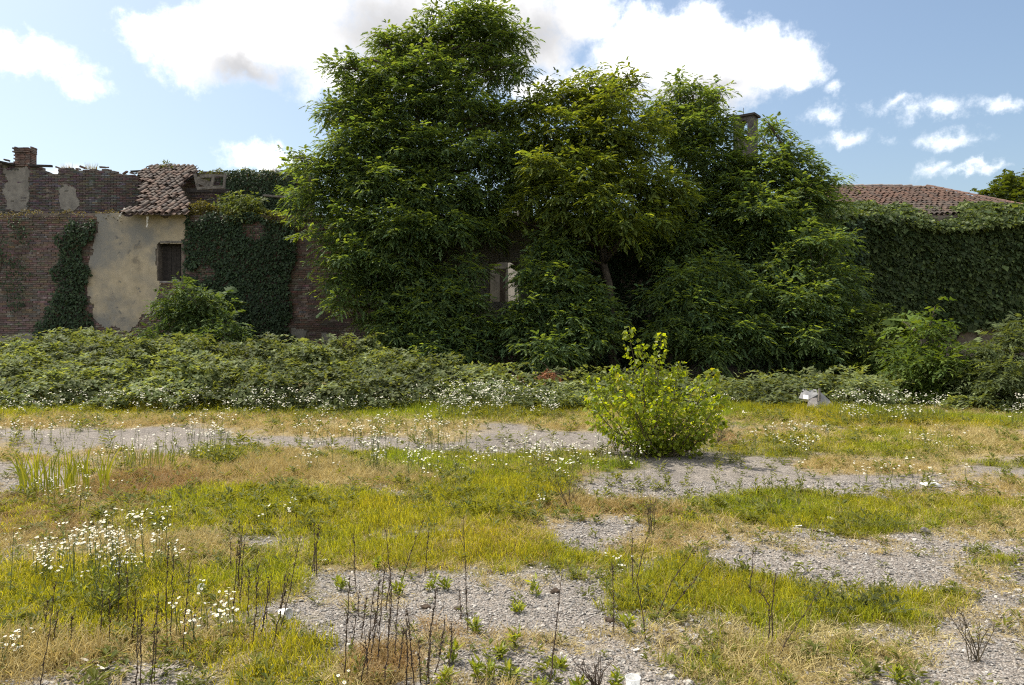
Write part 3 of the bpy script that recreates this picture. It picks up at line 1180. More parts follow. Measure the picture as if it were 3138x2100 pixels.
# --- tiles
def tile_mesh(tint, L=.44, w0=.155, w1=.125, h=.078, n=6, flip=False):
    b = MB()
    b.tint = tint
    vs = []
    for (y, w) in ((-L / 2, w0), (L / 2, w1)):
        for th in (0, .014):
            for i in range(n + 1):
                a = math.pi * i / n
                r = w / 2 - th
                hh = h * w / w0 - th
                vs.append((-r * math.cos(a), y, (hh * math.sin(a)) * (-1 if flip else 1)))
    m_ = n + 1
    fs = []
    for i in range(n):
        fs += [(i, i + 1, 2 * m_ + i + 1, 2 * m_ + i), (m_ + i + 1, m_ + i, 3 * m_ + i, 3 * m_ + i + 1), (i + 1, i, m_ + i, m_ + i + 1)]
    b.add(vs, fs)
    return b.mesh('roof_tile', M_tile, False)


TT = [(.135, .094, .073), (.115, .088, .072), (.10, .082, .070), (.155, .112, .088), (.13, .11, .092), (.085, .072, .064)]
tiles = [tile_mesh(t) for t in TT]
house_tiles = [tile_mesh((t[0] * .80, t[1] * .68, t[2] * .64)) for t in TT]
troughs = [tile_mesh(tuple(c * .8 for c in t), w0=.18, w1=.15, h=.06, flip=True) for t in TT[:3]]
from mathutils import Matrix, Euler


def roof_plane(x, s, E, S, slope_len, lift=0.0):
    """point on a roof slope: E=(Y,z) of eave, S=(Y,z) of ridge, s metres up-slope"""
    d = Vector((0, S[0] - E[0], S[1] - E[1])).normalized()
    nrm_ = Vector((0, -d.z, d.y))
    return Vector((x, E[0], E[1])) + d * s + nrm_ * lift


def lay_roof(parent, E, S, bounds, x0, x1, pitch, expo, limit, tilt=.045, wild=1.0, dark=1.0, skip=.0, tiles=tiles):
    ln = math.hypot(S[0] - E[0], S[1] - E[1])
    sl = math.atan2(S[1] - E[1], S[0] - E[0])
    spots = []
    nrow = int(ln / expo)
    for r in range(nrow + 1):
        s = r * expo
        Yr = E[0] + (S[0] - E[0]) * s / ln
        x = x0
        while x < x1:
            lo, hi = bounds(r / nrow, Yr)
            if lo < x < hi:
                spots.append((r, s, x))
            x += pitch
    spots.sort(key=lambda t: -t[0])
    mb_, nind = MB(), 0
    for (r, s, x) in spots:
        if random.random() < skip:
            continue
        p = roof_plane(x + random.gauss(0, .008 * wild), s + random.gauss(0, .02 * wild), E, S, ln, .065 + random.uniform(0, .012))
        mt = Matrix.Translation(p) @ Euler((sl - tilt + random.gauss(0, .015 * wild), random.gauss(0, .03 * wild), random.gauss(0, .035 * wild)), 'XYZ').to_matrix().to_4x4()
        if nind < limit:
            o_ = link('roof_tile', random.choice(tiles), parent)
            off = Vector(parent.location) + (Vector(parent.parent.location) if parent.parent else Vector())
            o_.matrix_local = Matrix.Translation(-off) @ mt
            nind += 1
        else:
            src = random.choice(tiles)
            mb_.tint = tuple(c * dark for c in random.choice(TT))
            mb_.add([mt @ v.co for v in src.vertices], [tuple(q.vertices) for q in src.polygons])
    for (r, s, x) in spots:          # trough tiles between the covers
        src = random.choice(troughs)
        p = roof_plane(x + pitch / 2, s, E, S, ln, .075)
        mt = Matrix.Translation(p) @ Euler((sl - tilt, 0, random.gauss(0, .02)), 'XYZ').to_matrix().to_4x4()
        mb_.tint = tuple(c * .85 * dark for c in random.choice(TT))
        mb_.add([mt @ v.co for v in src.vertices], [tuple(q.vertices) for q in src.polygons])
    o_ = mb_.build('trough_tiles', M_tile, parent)
    o_['kind'] = 'stuff'
    return spots


E1, S1 = (25.62, WZ(489, 25.62)), (31.0, WZ(385, 31.0))
LB = [(0, 284), (.07, 284), (.12, 322), (.25, 312), (.36, 330), (.45, 318), (.6, 332), (.78, 316), (.9, 322), (1.0, 342)]
RB = [(0, 424), (.15, 430), (.35, 418), (.5, 408), (.7, 424), (.85, 446), (1.0, 446)]


def bnd1(t, Y):
    # t runs up the slope; rows crowd towards the ridge in the picture, so the outline is read at the row's own height
    return (WX(np.interp(t, [a for a, _ in LB], [b for _, b in LB]), Y), WX(np.interp(t, [a for a, _ in RB], [b for _, b in RB]), Y))


mb = MB()
for i in range(20):
    t = (i + .5) / 20
    Y = E1[0] + (S1[0] - E1[0]) * t
    lo, hi = bnd1(t, Y)
    p = roof_plane(0, 0, E1, S1, 1)
    ln1 = math.hypot(S1[0] - E1[0], S1[1] - E1[1])
    a = roof_plane(lo + .08, t * ln1, E1, S1, 1, -.02)
    b = roof_plane(hi + random.uniform(-.1, .15), t * ln1, E1, S1, 1, -.02)
    d = Vector((0, S1[0] - E1[0], S1[1] - E1[1])).normalized() * (ln1 / 20 * .48)
    n_ = Vector((0, -d.z, d.y)).normalized() * .012
    mb.add([a - d - n_, a - d + n_, a + d - n_, a + d + n_, b - d - n_, b - d + n_, b + d - n_, b + d + n_],
           [(0, 1, 3, 2), (4, 6, 7, 5), (0, 4, 5, 1), (2, 3, 7, 6), (0, 2, 6, 4), (1, 5, 7, 3)])
roof = mb.build('roof', M_darkwood, ruin)
lay_roof(roof, E1, S1, bnd1, WX(300, 31.6), WX(520, 25), .19, .335, 260, wild=2.2, skip=.06)
# ridge remnants, split timbers, hanging gutter pieces
for (a, b, Y, w, h) in (((452, 432), (514, 428), 28.4, .10, .11), ((489, 404), (482, 438), 28.5, .09, .09), ((458, 405), (494, 404), 28.9, .10, .09),
                        ((450, 411), (482, 424), 29.0, .05, .26), ((428, 436), (524, 438), 28.9, .16, .14), ((602, 447), (664, 452), 28.6, .1, .07),
                        ((658, 441), (700, 444), 28.2, .12, .07), ((446, 398), (455, 440), 29.3, .09, .1), ((515, 396), (512, 442), 29.2, .07, .08), ((440, 400), (520, 403), 30.6, .10, .08),
                        ((300, 393), (342, 391), 30.8, .12, .07), ((288, 474), (345, 470), 26.6, .14, .12)):
    m_ = MB()
    m_.bar(P(*a, Y), P(*b, Y), w, h)
    m_.build('rafter', M_wood if a[0] > 430 else M_darkwood, roof)
for (x0_, y0_, x1_, y1_) in ((286, 478, 270, 501), (338, 496, 336, 520)):
    m_ = MB()
    pa, pb_ = P(x0_, y0_, 25.6), P(x1_, y1_, 25.6)
    for i in range(4):
        m_.box(pa.lerp(pb_, (i + .5) / 4), (.07 - i * .008, .03, (pa - pb_).length / 4 + .01), Euler((random.uniform(-.3, .3), math.atan2(pa.x - pb_.x, pa.z - pb_.z), random.uniform(-.4, .4))).to_matrix(), jit=.012)
    m_.build('broken_gutter', M_dirtywhite, ruin)
m_ = link('roof_tile', tiles[3], roof, P(352, 383, 31.0))
m_.rotation_euler = (0, 0, 1.5)
# attic floor behind the wall head
mb = MB()
mb.box(((WX(205) + WX(860)) / 2, (YW + T + YS) / 2, 5.25), (WX(860) - WX(205), YS - YW - T, .2))
mb.build('attic_floor', M_mortar, ruin)
mb = MB()
mb.box((WX(205), (YW + T + YS) / 2, 2.6), (.3, YS - YW - T - .01, 5.1))
mb.box((WX(860), (YW + T + YS) / 2, 2.6), (.3, YS - YW - T - .01, 5.1))
mb.build('partition_wall', M_mortar, ruin)

# ================================================================== THE TILED HOUSE ON THE RIGHT
house = tag(empty('tiled_house', (WX(2200, 28), 28.5, 0)), 'low house with a red-brown hipped tile roof above the ivy wall', 'house')
YH = 26.7
mb = MB()
mb.box(((WX(1900, YH) + 34) / 2, YH + .2, 2.85), (34 - WX(1900, YH), .4, 5.7))
mb.build('wall', M_mortar, house)
E2, S2 = (27.0, WZ(492, 27.0)), (32.0, WZ(431, 32.0))
hip0, hip1 = WX(2120, 32), WX(2400, 27.4)
ln2 = math.hypot(S2[0] - E2[0], S2[1] - E2[1])


def bnd2(t, Y):
    return WX(1820, 31), hip0 + (hip1 - hip0) * (1 - t)


d2 = Vector((0, S2[0] - E2[0], S2[1] - E2[1])).normalized()
mb = MB()
a, b, c, d = roof_plane(WX(1800, 31), 0, E2, S2, 1), roof_plane(hip1, 0, E2, S2, 1), roof_plane(hip0, ln2, E2, S2, 1), roof_plane(WX(1800, 31), ln2, E2, S2, 1)
dn = Vector((0, 0, -.08))
back = Vector((0, 4.5, -1.7))
mb.add([a, b, c, d, a + dn, b + dn, c + dn, d + dn, d + back, c + back + Vector((1.8, 0, 0))], [(0, 1, 2, 3), (7, 6, 5, 4), (0, 4, 5, 1), (1, 5, 6, 2), (3, 7, 4, 0), (3, 2, 9, 8), (2, 1, 9)])
hroof = mb.build('roof', M_darkwood, house)
lay_roof(hroof, E2, S2, bnd2, WX(1820, 31), hip1, .205, .36, 300, wild=1.6, dark=.7, tiles=house_tiles)
# mortared ridge and hip cappings
for i in range(18):
    x = WX(1830, 32) + i * .42
    if x > hip0:
        break
    m_ = MB()
    m_.tint = tuple(c * .8 for c in random.choice(((.33, .29, .27), (.30, .26, .24))))
    src = tiles[0]
    mt = Matrix.Translation((x, S2[0] + .05, S2[1] + .09 + random.gauss(0, .008) - max(0, i - 9) * .012)) @ Euler((random.gauss(0, .04), random.gauss(0, .02), math.pi / 2 + random.gauss(0, .05))).to_matrix().to_4x4() @ Matrix.Diagonal((1.5, 1.05, 1.3, 1))
    m_.add([mt @ v.co for v in src.vertices], [tuple(q.vertices) for q in src.polygons])
    m_.build('ridge_tile', M_tile, hroof)
hp0, hp1 = roof_plane(hip0, ln2, E2, S2, 1, .1), roof_plane(hip1, 0, E2, S2, 1, .1)
nh = int((hp1 - hp0).length / .4)
for i in range(nh):
    m_ = MB()
    m_.tint = random.choice(((.17, .11, .09), (.15, .10, .082)))
    q = (hp1 - hp0).normalized()
    mt = Matrix.Translation(hp0.lerp(hp1, (i + .5) / nh)) @ (-q).to_track_quat('Y', 'Z').to_matrix().to_4x4()
    m_.add([mt @ v.co for v in tiles[0].vertices], [tuple(t_.vertices) for t_ in tiles[0].polygons])
    m_.build('hip_tile', M_tile, hroof)

# ================================================================== BELL TURRET BEHIND THE TREES
tb = P(1706, 310, 35)
turret = tag(empty('bell_turret', (tb.x, tb.y, 0)), 'small grey masonry bell turret with a flat cap rising behind the trees', 'turret')
rt = Euler((0, 0, math.radians(52))).to_matrix()
zt = WZ(271, 35)
w_, dd = .62, .95
m_ = MB()
for sx in (-1, 1):
    m_.box(Vector((tb.x, tb.y, (zt + 0) / 2)) + rt @ Vector((0, sx * (dd / 2 - .14), 0)), (w_, .28, zt), rt)
m_.box(Vector((tb.x, tb.y, zt - 2.6)) , (w_ - .02, dd - .5, 3.4), rt)
for i in range(7):                                   # little arch between the piers
    u = (i + .5) / 7 * 2 - 1
    hh = .42 - .26 * math.sqrt(1 - u * u)
    m_.box(Vector((tb.x, tb.y, zt - hh / 2)) + rt @ Vector((0, u * .195, 0)), (w_ - .01, .39 / 7 + .004, hh), rt)
m_.build('shaft', M_darkstone, turret)
m_ = MB()
m_.box((tb.x, tb.y, zt + .05), (w_ + .2, dd + .2, .1), rt)
m_.build('cap', M_darkwood, turret)
m_ = MB()
m_.tube([(tb.x - .1, tb.y, zt + .08), (tb.x - .1, tb.y, zt + .5)], .012, 5)
m_.build('rod', M_stalk, turret)
m_ = MB()
m_.lathe([(.0, .2), (.06, .19), (.08, .08), (.12, 0), (.1, 0)], 12, (tb.x, tb.y, zt - .75))
m_.build('bell', M_darkwood, turret)


# ================================================================== FOLIAGE GENERATORS
def unit(v):
    return v / np.maximum(np.linalg.norm(v, axis=-1, keepdims=True), 1e-9)


def rand_dirs(n):
    return unit(R.normal(size=(n, 3)))


def fronds(o, d, L, pairs=5, lw=.017, ll=.05, droop=.34, roll=.32):
    """pinnate leaves: a curved stalk with pairs of leaflets; returns triangle soup (n, tris*3, 3)"""
    n = len(o)
    up = np.tile([0, 0, 1.0], (n, 1)) + R.normal(0, roll, (n, 3))
    s = unit(np.cross(d, up))
    L = np.asarray(L).reshape(-1, 1)
    z = np.array([0, 0, 1.0])
    tris = []
    for i in range(pairs):
        t = .22 + .70 * (i + .5) / pairs
        p = o + d * L * t - z * droop * L * t * t
        sz = ll * (1.1 - .45 * t) * (L / .28)
        for sg in (-1, 1):
            dirn = s * sg + d * .35 - z * R.uniform(0, .35, (n, 1))
            tip = p + unit(dirn) * sz
            wv = d * lw * (L / .28)
            tris += [p - wv, p + wv, tip]
    t = 1.0
    p = o + d * L * .9 - z * droop * L * .81
    tris += [p - s * lw, p + s * lw, p + (d - z * .6) * ll]
    return np.stack(tris, 1)


def diamonds(o, d, nrm_, L, W, k=.4, fold=.12):
    s = unit(np.cross(d, nrm_))
    L, W = np.asarray(L).reshape(-1, 1), np.asarray(W).reshape(-1, 1)
    mid = o + d * L * k + nrm_ * W * fold
    a, b, t = mid - s * W / 2, mid + s * W / 2, o + d * L
    return np.stack([o, a, t, o, t, b], 1)


def soup(name, arrs, cols, mat, parent=None):
    """triangle soup with one colour per leaf"""
    vs = np.concatenate([a.reshape(-1, 3) for a in arrs])
    cc = np.concatenate([np.repeat(c, a.shape[1], axis=0) for a, c in zip(arrs, cols)])
    me = mesh_np(name, vs, np.arange(len(vs)).reshape(-1, 3), mat, cc)
    return link(name, me, parent)


def leaf_cols(n, lo, hi, spread=.18):
    t = R.random((n, 1))
    return (np.array(lo) * (1 - t) + np.array(hi) * t) * np.exp(R.normal(0, spread, (n, 1)))


def clump_sprays(c, r, dens, flat=.82, up=.25):
    """twig origins and outward directions over an uneven ellipsoid clump"""
    n = max(6, int(dens * 12.57 * r * r))
    d = rand_dirs(n)
    d[:, 2] += up * np.abs(R.normal(size=n)) * .5
    d = unit(d)
    d = d[(d[:, 2] > -.3) | (R.random(n) < .4)]
    n = len(d)
    lump = 1 + .30 * np.sin(d[:, 0] * 5 + c[0] * 3) * np.sin(d[:, 2] * 6 + c[2] * 2) + R.normal(0, .10, n)
    rc = r - .17 if r > .6 else r * .72
    rad = rc * lump * np.where(R.random(n) < .3, R.uniform(.45, .8, n), R.uniform(.8, .98, n))
    o = np.array(c) + d * rad[:, None] * np.array([1, 1, flat])
    return o, d


def locust_leaves(clumps, dens, leaf, nper=7, twig=.5, pairs=6, lw=.019, ll=.068, hang=.35, lo=None, hi=None):
    O, D, T = [], [], []
    for (c, r) in clumps:
        o, d = clump_sprays(c, r, dens)
        d = unit(d * np.array([1, 1, .55]) + np.array([0, 0, .05]))
        tone = np.exp(R.normal(0, .16, len(o)))
        for j in range(nper):
            t = (j + .4) / nper
            pos = o + d * twig * t - np.array([0, 0, 1]) * twig * .25 * t * t
            az_ = rand_dirs(len(o)) * .55
            side = unit(np.cross(d, np.array([0, 0, 1.0]))) * (1 if j % 2 else -1)
            ld = unit(d * (.45 + t * .8) + side * .75 + az_ - np.array([0, 0, hang]) * R.uniform(.2, 1.3, (len(o), 1)))
            O.append(pos)
            D.append(ld)
            T.append(tone)
    O, D, T = np.concatenate(O), np.concatenate(D), np.concatenate(T)
    L = leaf * np.clip(np.exp(R.normal(0, .25, len(O))), .5, 1.7)
    tri = fronds(O, D, L, pairs, lw, ll)
    return tri, leaf_cols(len(O), lo, hi) * T[:, None]


def inner_leaves(clumps, per, size, lo, hi):
    A, C = [], []
    for (c, r) in clumps:
        n = max(4, int(per * r * r))
        o = np.array(c) + rand_dirs(n) * (R.random((n, 1)) ** .5) * r * .74 * np.array([1, 1, .8])
        d = rand_dirs(n)
        A.append(diamonds(o, d, rand_dirs(n), size * R.uniform(.6, 1.2, n), size * .45 * R.uniform(.6, 1.2, n)))
        C.append(leaf_cols(n, lo, hi))
    return np.concatenate(A), np.concatenate(C)


def limb(mb_, a, b, r0, r1, sag=.12, n=6, sides=6):
    a, b = Vector(a), Vector(b)
    L = (b - a).length
    off = Vector((random.gauss(0, sag), random.gauss(0, sag), abs(random.gauss(0, sag)) + .08)) * L
    pts, rad = [], []
    for i in range(n + 1):
        t = i / n
        p = a.lerp(b, t) + off * (4 * t * (1 - t)) * .5 + Vector([random.gauss(0, .012 * L) for _ in range(3)]) * (0 < i < n)
        pts.append(p)
        rad.append(r0 + (r1 - r0) * t)
    mb_.tube(pts, rad, sides)
    return pts


LOC_LO, LOC_HI = (.060, .108, .050), (.122, .172, .060)


def make_tree(name, label, cat, Y, base_px, clumps, trunk_r=.13, fork=.4, dens=25, leaf=.215, back=.5, group=None, lo=LOC_LO, hi=LOC_HI,
              mat=None, nper=7, twig=.50, pairs=5, lw=.0265, ll=.064, hang=.24, inner=260, spread=1.2, dark=1.0):
    bx = WX(base_px, Y)
    root = tag(empty(name, (bx, Y, gz(bx, Y))), label, cat, group)
    W, hid = [], []
    xs_ = [q[0] for q in clumps]
    mid, half = (min(xs_) + max(xs_)) / 2, max(60, (max(xs_) - min(xs_)) / 2)
    ytop = min(q[1] for q in clumps)
    yspan = max(q[1] for q in clumps) - ytop
    for q in clumps:
        px, py, rp = q[:3]
        dY = q[3] if len(q) > 3 else spread * (.55 - 1.75 * (py - ytop) / yspan) * math.sqrt(max(.1, 1 - .8 * ((px - mid) / half) ** 2)) + random.uniform(-.35, .35)
        y = Y + dY
        c = P(px, py, y)
        r = rp * .92 * (random.uniform(.8, 1.0) if rp > 50 else 1.0) / F * y
        W.append((tuple(c), r))
        if random.random() < back:
            hid.append(((c.x + random.uniform(-.3, .3), c.y + 1.2 + r * .6, c.z - random.uniform(0, .3)), r * .9))
    tri, col = locust_leaves(W, dens, leaf, nper, twig, pairs, lw, ll, hang, lo, hi)
    arrs, cols = [tri], [col]
    if hid:
        t2, c2 = locust_leaves(hid, dens * .22, leaf * 1.5, nper, twig, max(3, pairs - 2), lw * 1.7, ll * 1.6, hang, lo, hi)
        arrs.append(t2)
        cols.append(c2)
    t3, c3 = inner_leaves(W + hid, inner, .24, lo, hi)
    arrs.append(t3)
    cols.append(c3)
    soup('crown', arrs, cols, mat or M_locust, root)
    mb_ = MB()
    zmax = max(c[2] for c, r in W)
    cxm = sum(c[0] for c, r in W) / len(W)
    fk = Vector((bx + (cxm - bx) * .4, Y + .1, zmax * fork))
    tr = limb(mb_, (bx, Y, gz(bx, Y) - .15), fk, trunk_r, trunk_r * .7, .05, 7, 8)
    top = Vector((cxm, Y, zmax * .8))
    ld = limb(mb_, fk, top, trunk_r * .68, trunk_r * .25, .06, 7, 7)
    for (c, r) in W + hid:
        cv = Vector(c)
        cand_ = [p for p in tr[3:] + ld if p.z < cv.z - .1] or [tr[2]]
        st = min(cand_, key=lambda p: (p - cv).length + abs(p.z - (cv.z - 1.2)) * .6)
        pts = limb(mb_, st, cv, trunk_r * .3, trunk_r * .08, .08, 5, 5)
        for _ in range(3):
            v = Vector([random.gauss(0, 1) for _ in range(3)]).normalized() * r * .8
            limb(mb_, pts[3], cv + v, trunk_r * .1, .006, .05, 3, 4)
    mb_.build('trunk', M_bark, root, True)
    return root


# ---- ivy: leaves over a wall face inside an outline
def ivy(name, label, poly, Y, dens, size, lo, hi, mat, ragged=16, bulge=.2, hang_dir=(0, -.35, -1), cat='ivy', top_fringe=0, group=None, zoff=0, noise=.0):
    xs_, ys_ = [p[0] for p in poly], [p[1] for p in poly]
    x0, x1, z0, z1 = WX(min(xs_), Y), WX(max(xs_), Y), WZ(max(ys_), Y), WZ(min(ys_), Y)
    n = int((x1 - x0) * (z1 - z0) * dens)
    x, z = R.uniform(x0, x1, n), R.uniform(z0, z1, n)
    px, py = CX + x / Y * F, HY - (z - H) / Y * F
    w1_ = (fbm(x, z, 1.6, 101) - .5) * 2 * ragged * 2
    w2_ = (fbm(x, z, 1.6, 111) - .5) * 2 * ragged * 2
    ins = np.array([in_poly(a, b, poly) for a, b in zip(px + w1_, py + w2_)])
    if noise:
        ins &= (fbm(x, z, 1.3, 131) > noise) | (R.random(n) < .12)
    x, z = x[ins], z[ins]
    n = len(x)
    bl = bulge * (.25 + 1.5 * fbm(x, z, 1.1, 121)) * R.uniform(.2, 1.0, n) + .03
    o = np.stack([x, Y - bl, z], -1)
    d = unit(np.array(hang_dir) + R.normal(0, .45, (n, 3)))
    nr = unit(np.array([0, -1, .45]) + R.normal(0, .35, (n, 3)))
    tri = diamonds(o, d, nr, size * R.uniform(.6, 1.25, n), size * .9 * R.uniform(.6, 1.2, n), .35)
    root = tag(empty(name, (float(x.mean()), Y, 0 if zoff == 0 else zoff)), label, cat, group)
    soup('foliage', [tri], [leaf_cols(n, lo, hi, .25)], mat, root)
    mb_ = MB()
    for i in range(max(3, int((x1 - x0) * 2.2))):
        xa = random.uniform(x0 + .1, x1 - .1)
        za = z0
        pts = [(xa, Y - .03, za)]
        tgt = random.uniform(.5, .97) * (z1 - z0) + z0
        while pts[-1][2] < tgt:
            q = pts[-1]
            pts.append((q[0] + random.gauss(0, .07), Y - .035 - random.random() * .02, q[2] + .28))
        if len(pts) > 2:
            keep_ = [p for p in pts if in_poly(CX + p[0] / Y * F, HY - (p[2] - H) / Y * F, poly)]
            if len(keep_) > 2:
                mb_.tube(keep_, [.022 * (1 - .7 * k_ / len(keep_)) for k_ in range(len(keep_))], 5)
    if mb_.v:
        mb_.build('stem', M_bark, root)
    return root


IV_LO, IV_HI = (.018, .036, .018), (.040, .064, .026)
ivy('ivy', 'dark ivy hanging in a narrow column on the brick beside the plaster', [(135, 570), (165, 525), (215, 498), (222, 520), (205, 570), (207, 700), (214, 760), (200, 800), (80, 810), (95, 740), (130, 690)], YW, 620, .10, IV_LO, IV_HI, M_ivy)
ivy('ivy', 'thin sparse ivy climbing the leftmost brick of the front wall', [(-40, 505), (80, 500), (78, 620), (70, 700), (90, 760), (40, 760), (20, 690), (-40, 600)], YW, 210, .085, IV_LO, IV_HI, M_ivy, noise=.47)
ivy('ivy', 'broad dark ivy curtain to the right of the small window', [(425, 478), (560, 480), (680, 500), (678, 560), (664, 600), (668, 700), (672, 800), (668, 840), (540, 840), (530, 760), (470, 660), (432, 640), (424, 570), (440, 540), (424, 520)], YW, 640, .10, IV_LO, IV_HI, M_ivy, ragged=24, noise=.30)
ivy('ivy', 'black-green ivy covering the rear wall under the broken ridge', [(508, 390), (700, 392), (705, 500), (520, 500), (505, 440)], YS - .1, 560, .11, IV_LO, IV_HI, M_ivy, ragged=7)
ivy('ivy', 'dark ivy added to deepen the shade on the wall behind the locust trees', [(1245, 495), (1975, 495), (1975, 840), (1330, 850), (1235, 700)], YW, 240, .14, IV_LO, IV_HI, M_ivy, ragged=10)  # added ivy, put here to darken the wall showing between the trees
# crest growth on the wall head and ridge: sunlit creepers


def crest(name, label, px0, px1, pyf, Y, depth, n, size, lo, hi, mat, thick=.25, cat='creeper', drop=.35):
    px = R.uniform(px0, px1, n)
    y = Y + R.uniform(-.18, depth, n)
    x = (px - CX) / F * y
    top = np.array([WZ(pyf(p), Y) for p in px])
    t = R.random(n)
    z = top - (1 - np.sqrt(t)) * thick - np.where(y < Y, R.random(n) * drop, 0) + (fbm(x, y, 1.8, 140) - .5) * thick * 1.3
    o = np.stack([x, y, z], -1)
    d = unit(R.normal(0, .7, (n, 3)) + np.array([0, -.5, .05]))
    nr = unit(np.array([0, -.3, 1]) + R.normal(0, .5, (n, 3)))
    tri = diamonds(o, d, nr, size * R.uniform(.6, 1.2, n), size * .7 * R.uniform(.6, 1.2, n))
    root = tag(empty(name, (float(x.mean()), Y, float(top.mean()) - thick)), label, cat)
    soup('foliage', [tri], [leaf_cols(n, lo, hi, .22)], mat, root)
    return root


CR_LO, CR_HI = (.055, .07, .018), (.12, .125, .03)
crest('creeper', 'sunlit yellow-green creeper matting the wall head below the attic shrub', 520, 690, lambda p: 488 + 8 * math.sin(p * .03), YW, .8, 4200, .09, CR_LO, CR_HI, M_creeper, .3)
crest('creeper', 'brown-green creeper mound at the right end of the tile roof', 425, 500, lambda p: 460 + abs(p - 465) * .45, YW + .1, .7, 1900, .085, (.06, .06, .02), (.11, .10, .035), M_creeper, .45)
crest('creeper', 'leafy creeper running along the broken ridge', 425, 700, lambda p: 391 + 4 * math.sin(p * .11) + 2 * math.sin(p * .31), YS - .1, .5, 3000, .08, CR_LO, CR_HI, M_creeper, .22)
crest('creeper', 'dry moss and weeds along the wall head at far left', -60, 285, lambda p: 484 + 4 * math.sin(p * .07) + 3 * math.sin(p * .19), YW, .5, 1300, .06, (.05, .045, .022), (.12, .10, .05), M_creeper, .14, drop=.3)

# the ivy-clad wall on the right: face, rounded shoulder and top
n = 78000
x = R.uniform(WX(1800, YH), 24.5, n)
s = R.random(n)
topz = WZ(477, YH) + .08 + (fbm(x, 0 * x, .45, 150) - .5) * .7 + (fbm(x, 0 * x, 2.2, 155) - .5) * .25
y, z = np.zeros(n), np.zeros(n)
nrml = np.zeros((n, 3))
fz = s < .66
z[fz] = R.uniform(.3, 1, fz.sum()) * (topz[fz] - .55)
y[fz] = YH - .30 - .75 * fbm(x[fz], z[fz], .7, 151) * (.35 + .65 * z[fz] / 5.5)
nrml[fz] = (0, -1, .3)
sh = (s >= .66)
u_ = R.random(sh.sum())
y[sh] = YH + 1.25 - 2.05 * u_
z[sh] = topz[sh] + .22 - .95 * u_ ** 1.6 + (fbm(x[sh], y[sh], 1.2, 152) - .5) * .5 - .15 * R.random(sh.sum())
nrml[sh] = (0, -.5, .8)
o = np.stack([x, y + R.normal(0, .06, n), z], -1)
d = unit(np.array([0, -.45, -.8]) + R.normal(0, .45, (n, 3)))
nr = unit(nrml + R.normal(0, .35, (n, 3)))
sz_ = np.exp(R.normal(0, .3, n)) * (.75 + .5 * fbm(x, z, .6, 157))
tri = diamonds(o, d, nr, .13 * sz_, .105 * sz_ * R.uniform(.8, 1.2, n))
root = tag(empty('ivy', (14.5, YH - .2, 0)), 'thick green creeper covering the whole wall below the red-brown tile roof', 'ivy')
soup('foliage', [tri], [leaf_cols(n, (.032, .055, .022), (.074, .100, .034), .28) * np.where(sh[:, None], np.array([[1.5, 1.38, 1.15]]), 1.0)], M_creeper, root)  # shoulder leaves coloured lighter and yellower to look sunlit
mb = MB()
for i in range(16):
    xa = WX(1900, YH) + i * .75
    mb.tube([(xa + random.gauss(0, .08), YH - .06, zz) for zz in np.arange(0, 5.2, .5)], [.03 * (1 - .05 * k_) for k_ in range(11)], 5)
mb.build('stem', M_bark, root)

# ================================================================== LOCUST TREES
make_tree('locust_tree', 'tallest locust tree, its feathery crown reaching the top of the picture', 'tree', 24.2, 1010,
          [(1105, 55, 62), (1040, 72, 55), (1150, 105, 52), (975, 95, 62), (910, 120, 50), (1085, 140, 85), (1160, 180, 45), (985, 180, 85), (895, 180, 62),
           (830, 190, 50), (775, 255, 38), (830, 245, 60), (930, 250, 85), (1050, 245, 95), (1145, 270, 55), (870, 320, 85), (800, 340, 60), (960, 350, 95), (1060, 360, 95),
           (1150, 370, 65), (810, 410, 75), (735, 395, 45), (890, 430, 95), (1000, 460, 95), (1100, 460, 80), (1170, 450, 45), (1185, 330, 42), (1190, 400, 45), (700, 375, 30), (705, 450, 45), (760, 470, 55), (825, 510, 65),
           (920, 530, 90), (1020, 530, 60), (1090, 530, 45), (765, 560, 38), (820, 590, 60), (900, 620, 75), (790, 640, 42), (800, 690, 36), (1000, 28, 24), (1062, 18, 27), (1142, 40, 26), (1188, 92, 24), (1196, 150, 18), (872, 98, 24), (905, 82, 18), (780, 158, 28), (805, 142, 20), (748, 272, 20),
           (1196, 250, 22), (742, 236, 16), (668, 362, 12), (675, 482, 14), (742, 602, 18), (756, 652, 16), (690, 505, 16), (760, 700, 16)], trunk_r=.2, fork=.36, spread=2.2)
make_tree('locust_tree', 'yellow-green locust tree right of the tallest one, broad rounded crown', 'tree', 23.4, 1395,
          [(1265, 235, 48), (1215, 245, 30), (1345, 215, 62), (1425, 195, 32), (1400, 250, 62), (1290, 310, 85), (1390, 320, 85), (1250, 390, 70), (1340, 400, 85), (1455, 350, 72),
           (1445, 430, 70), (1495, 290, 40), (1510, 430, 55), (1300, 450, 55), (1385, 470, 60), (1230, 450, 42), (1275, 490, 45), (1350, 500, 45), (1430, 520, 40), (1540, 455, 36), (1200, 480, 28), (1490, 500, 45), (1290, 192, 16), (1352, 172, 18), (1442, 172, 14), (1240, 204, 14), (1402, 184, 16), (1462, 190, 10), (1565, 440, 18), (1160, 500, 16)], trunk_r=.15, fork=.42, spread=1.6,
          lo=(.070, .112, .034), hi=(.142, .178, .042))
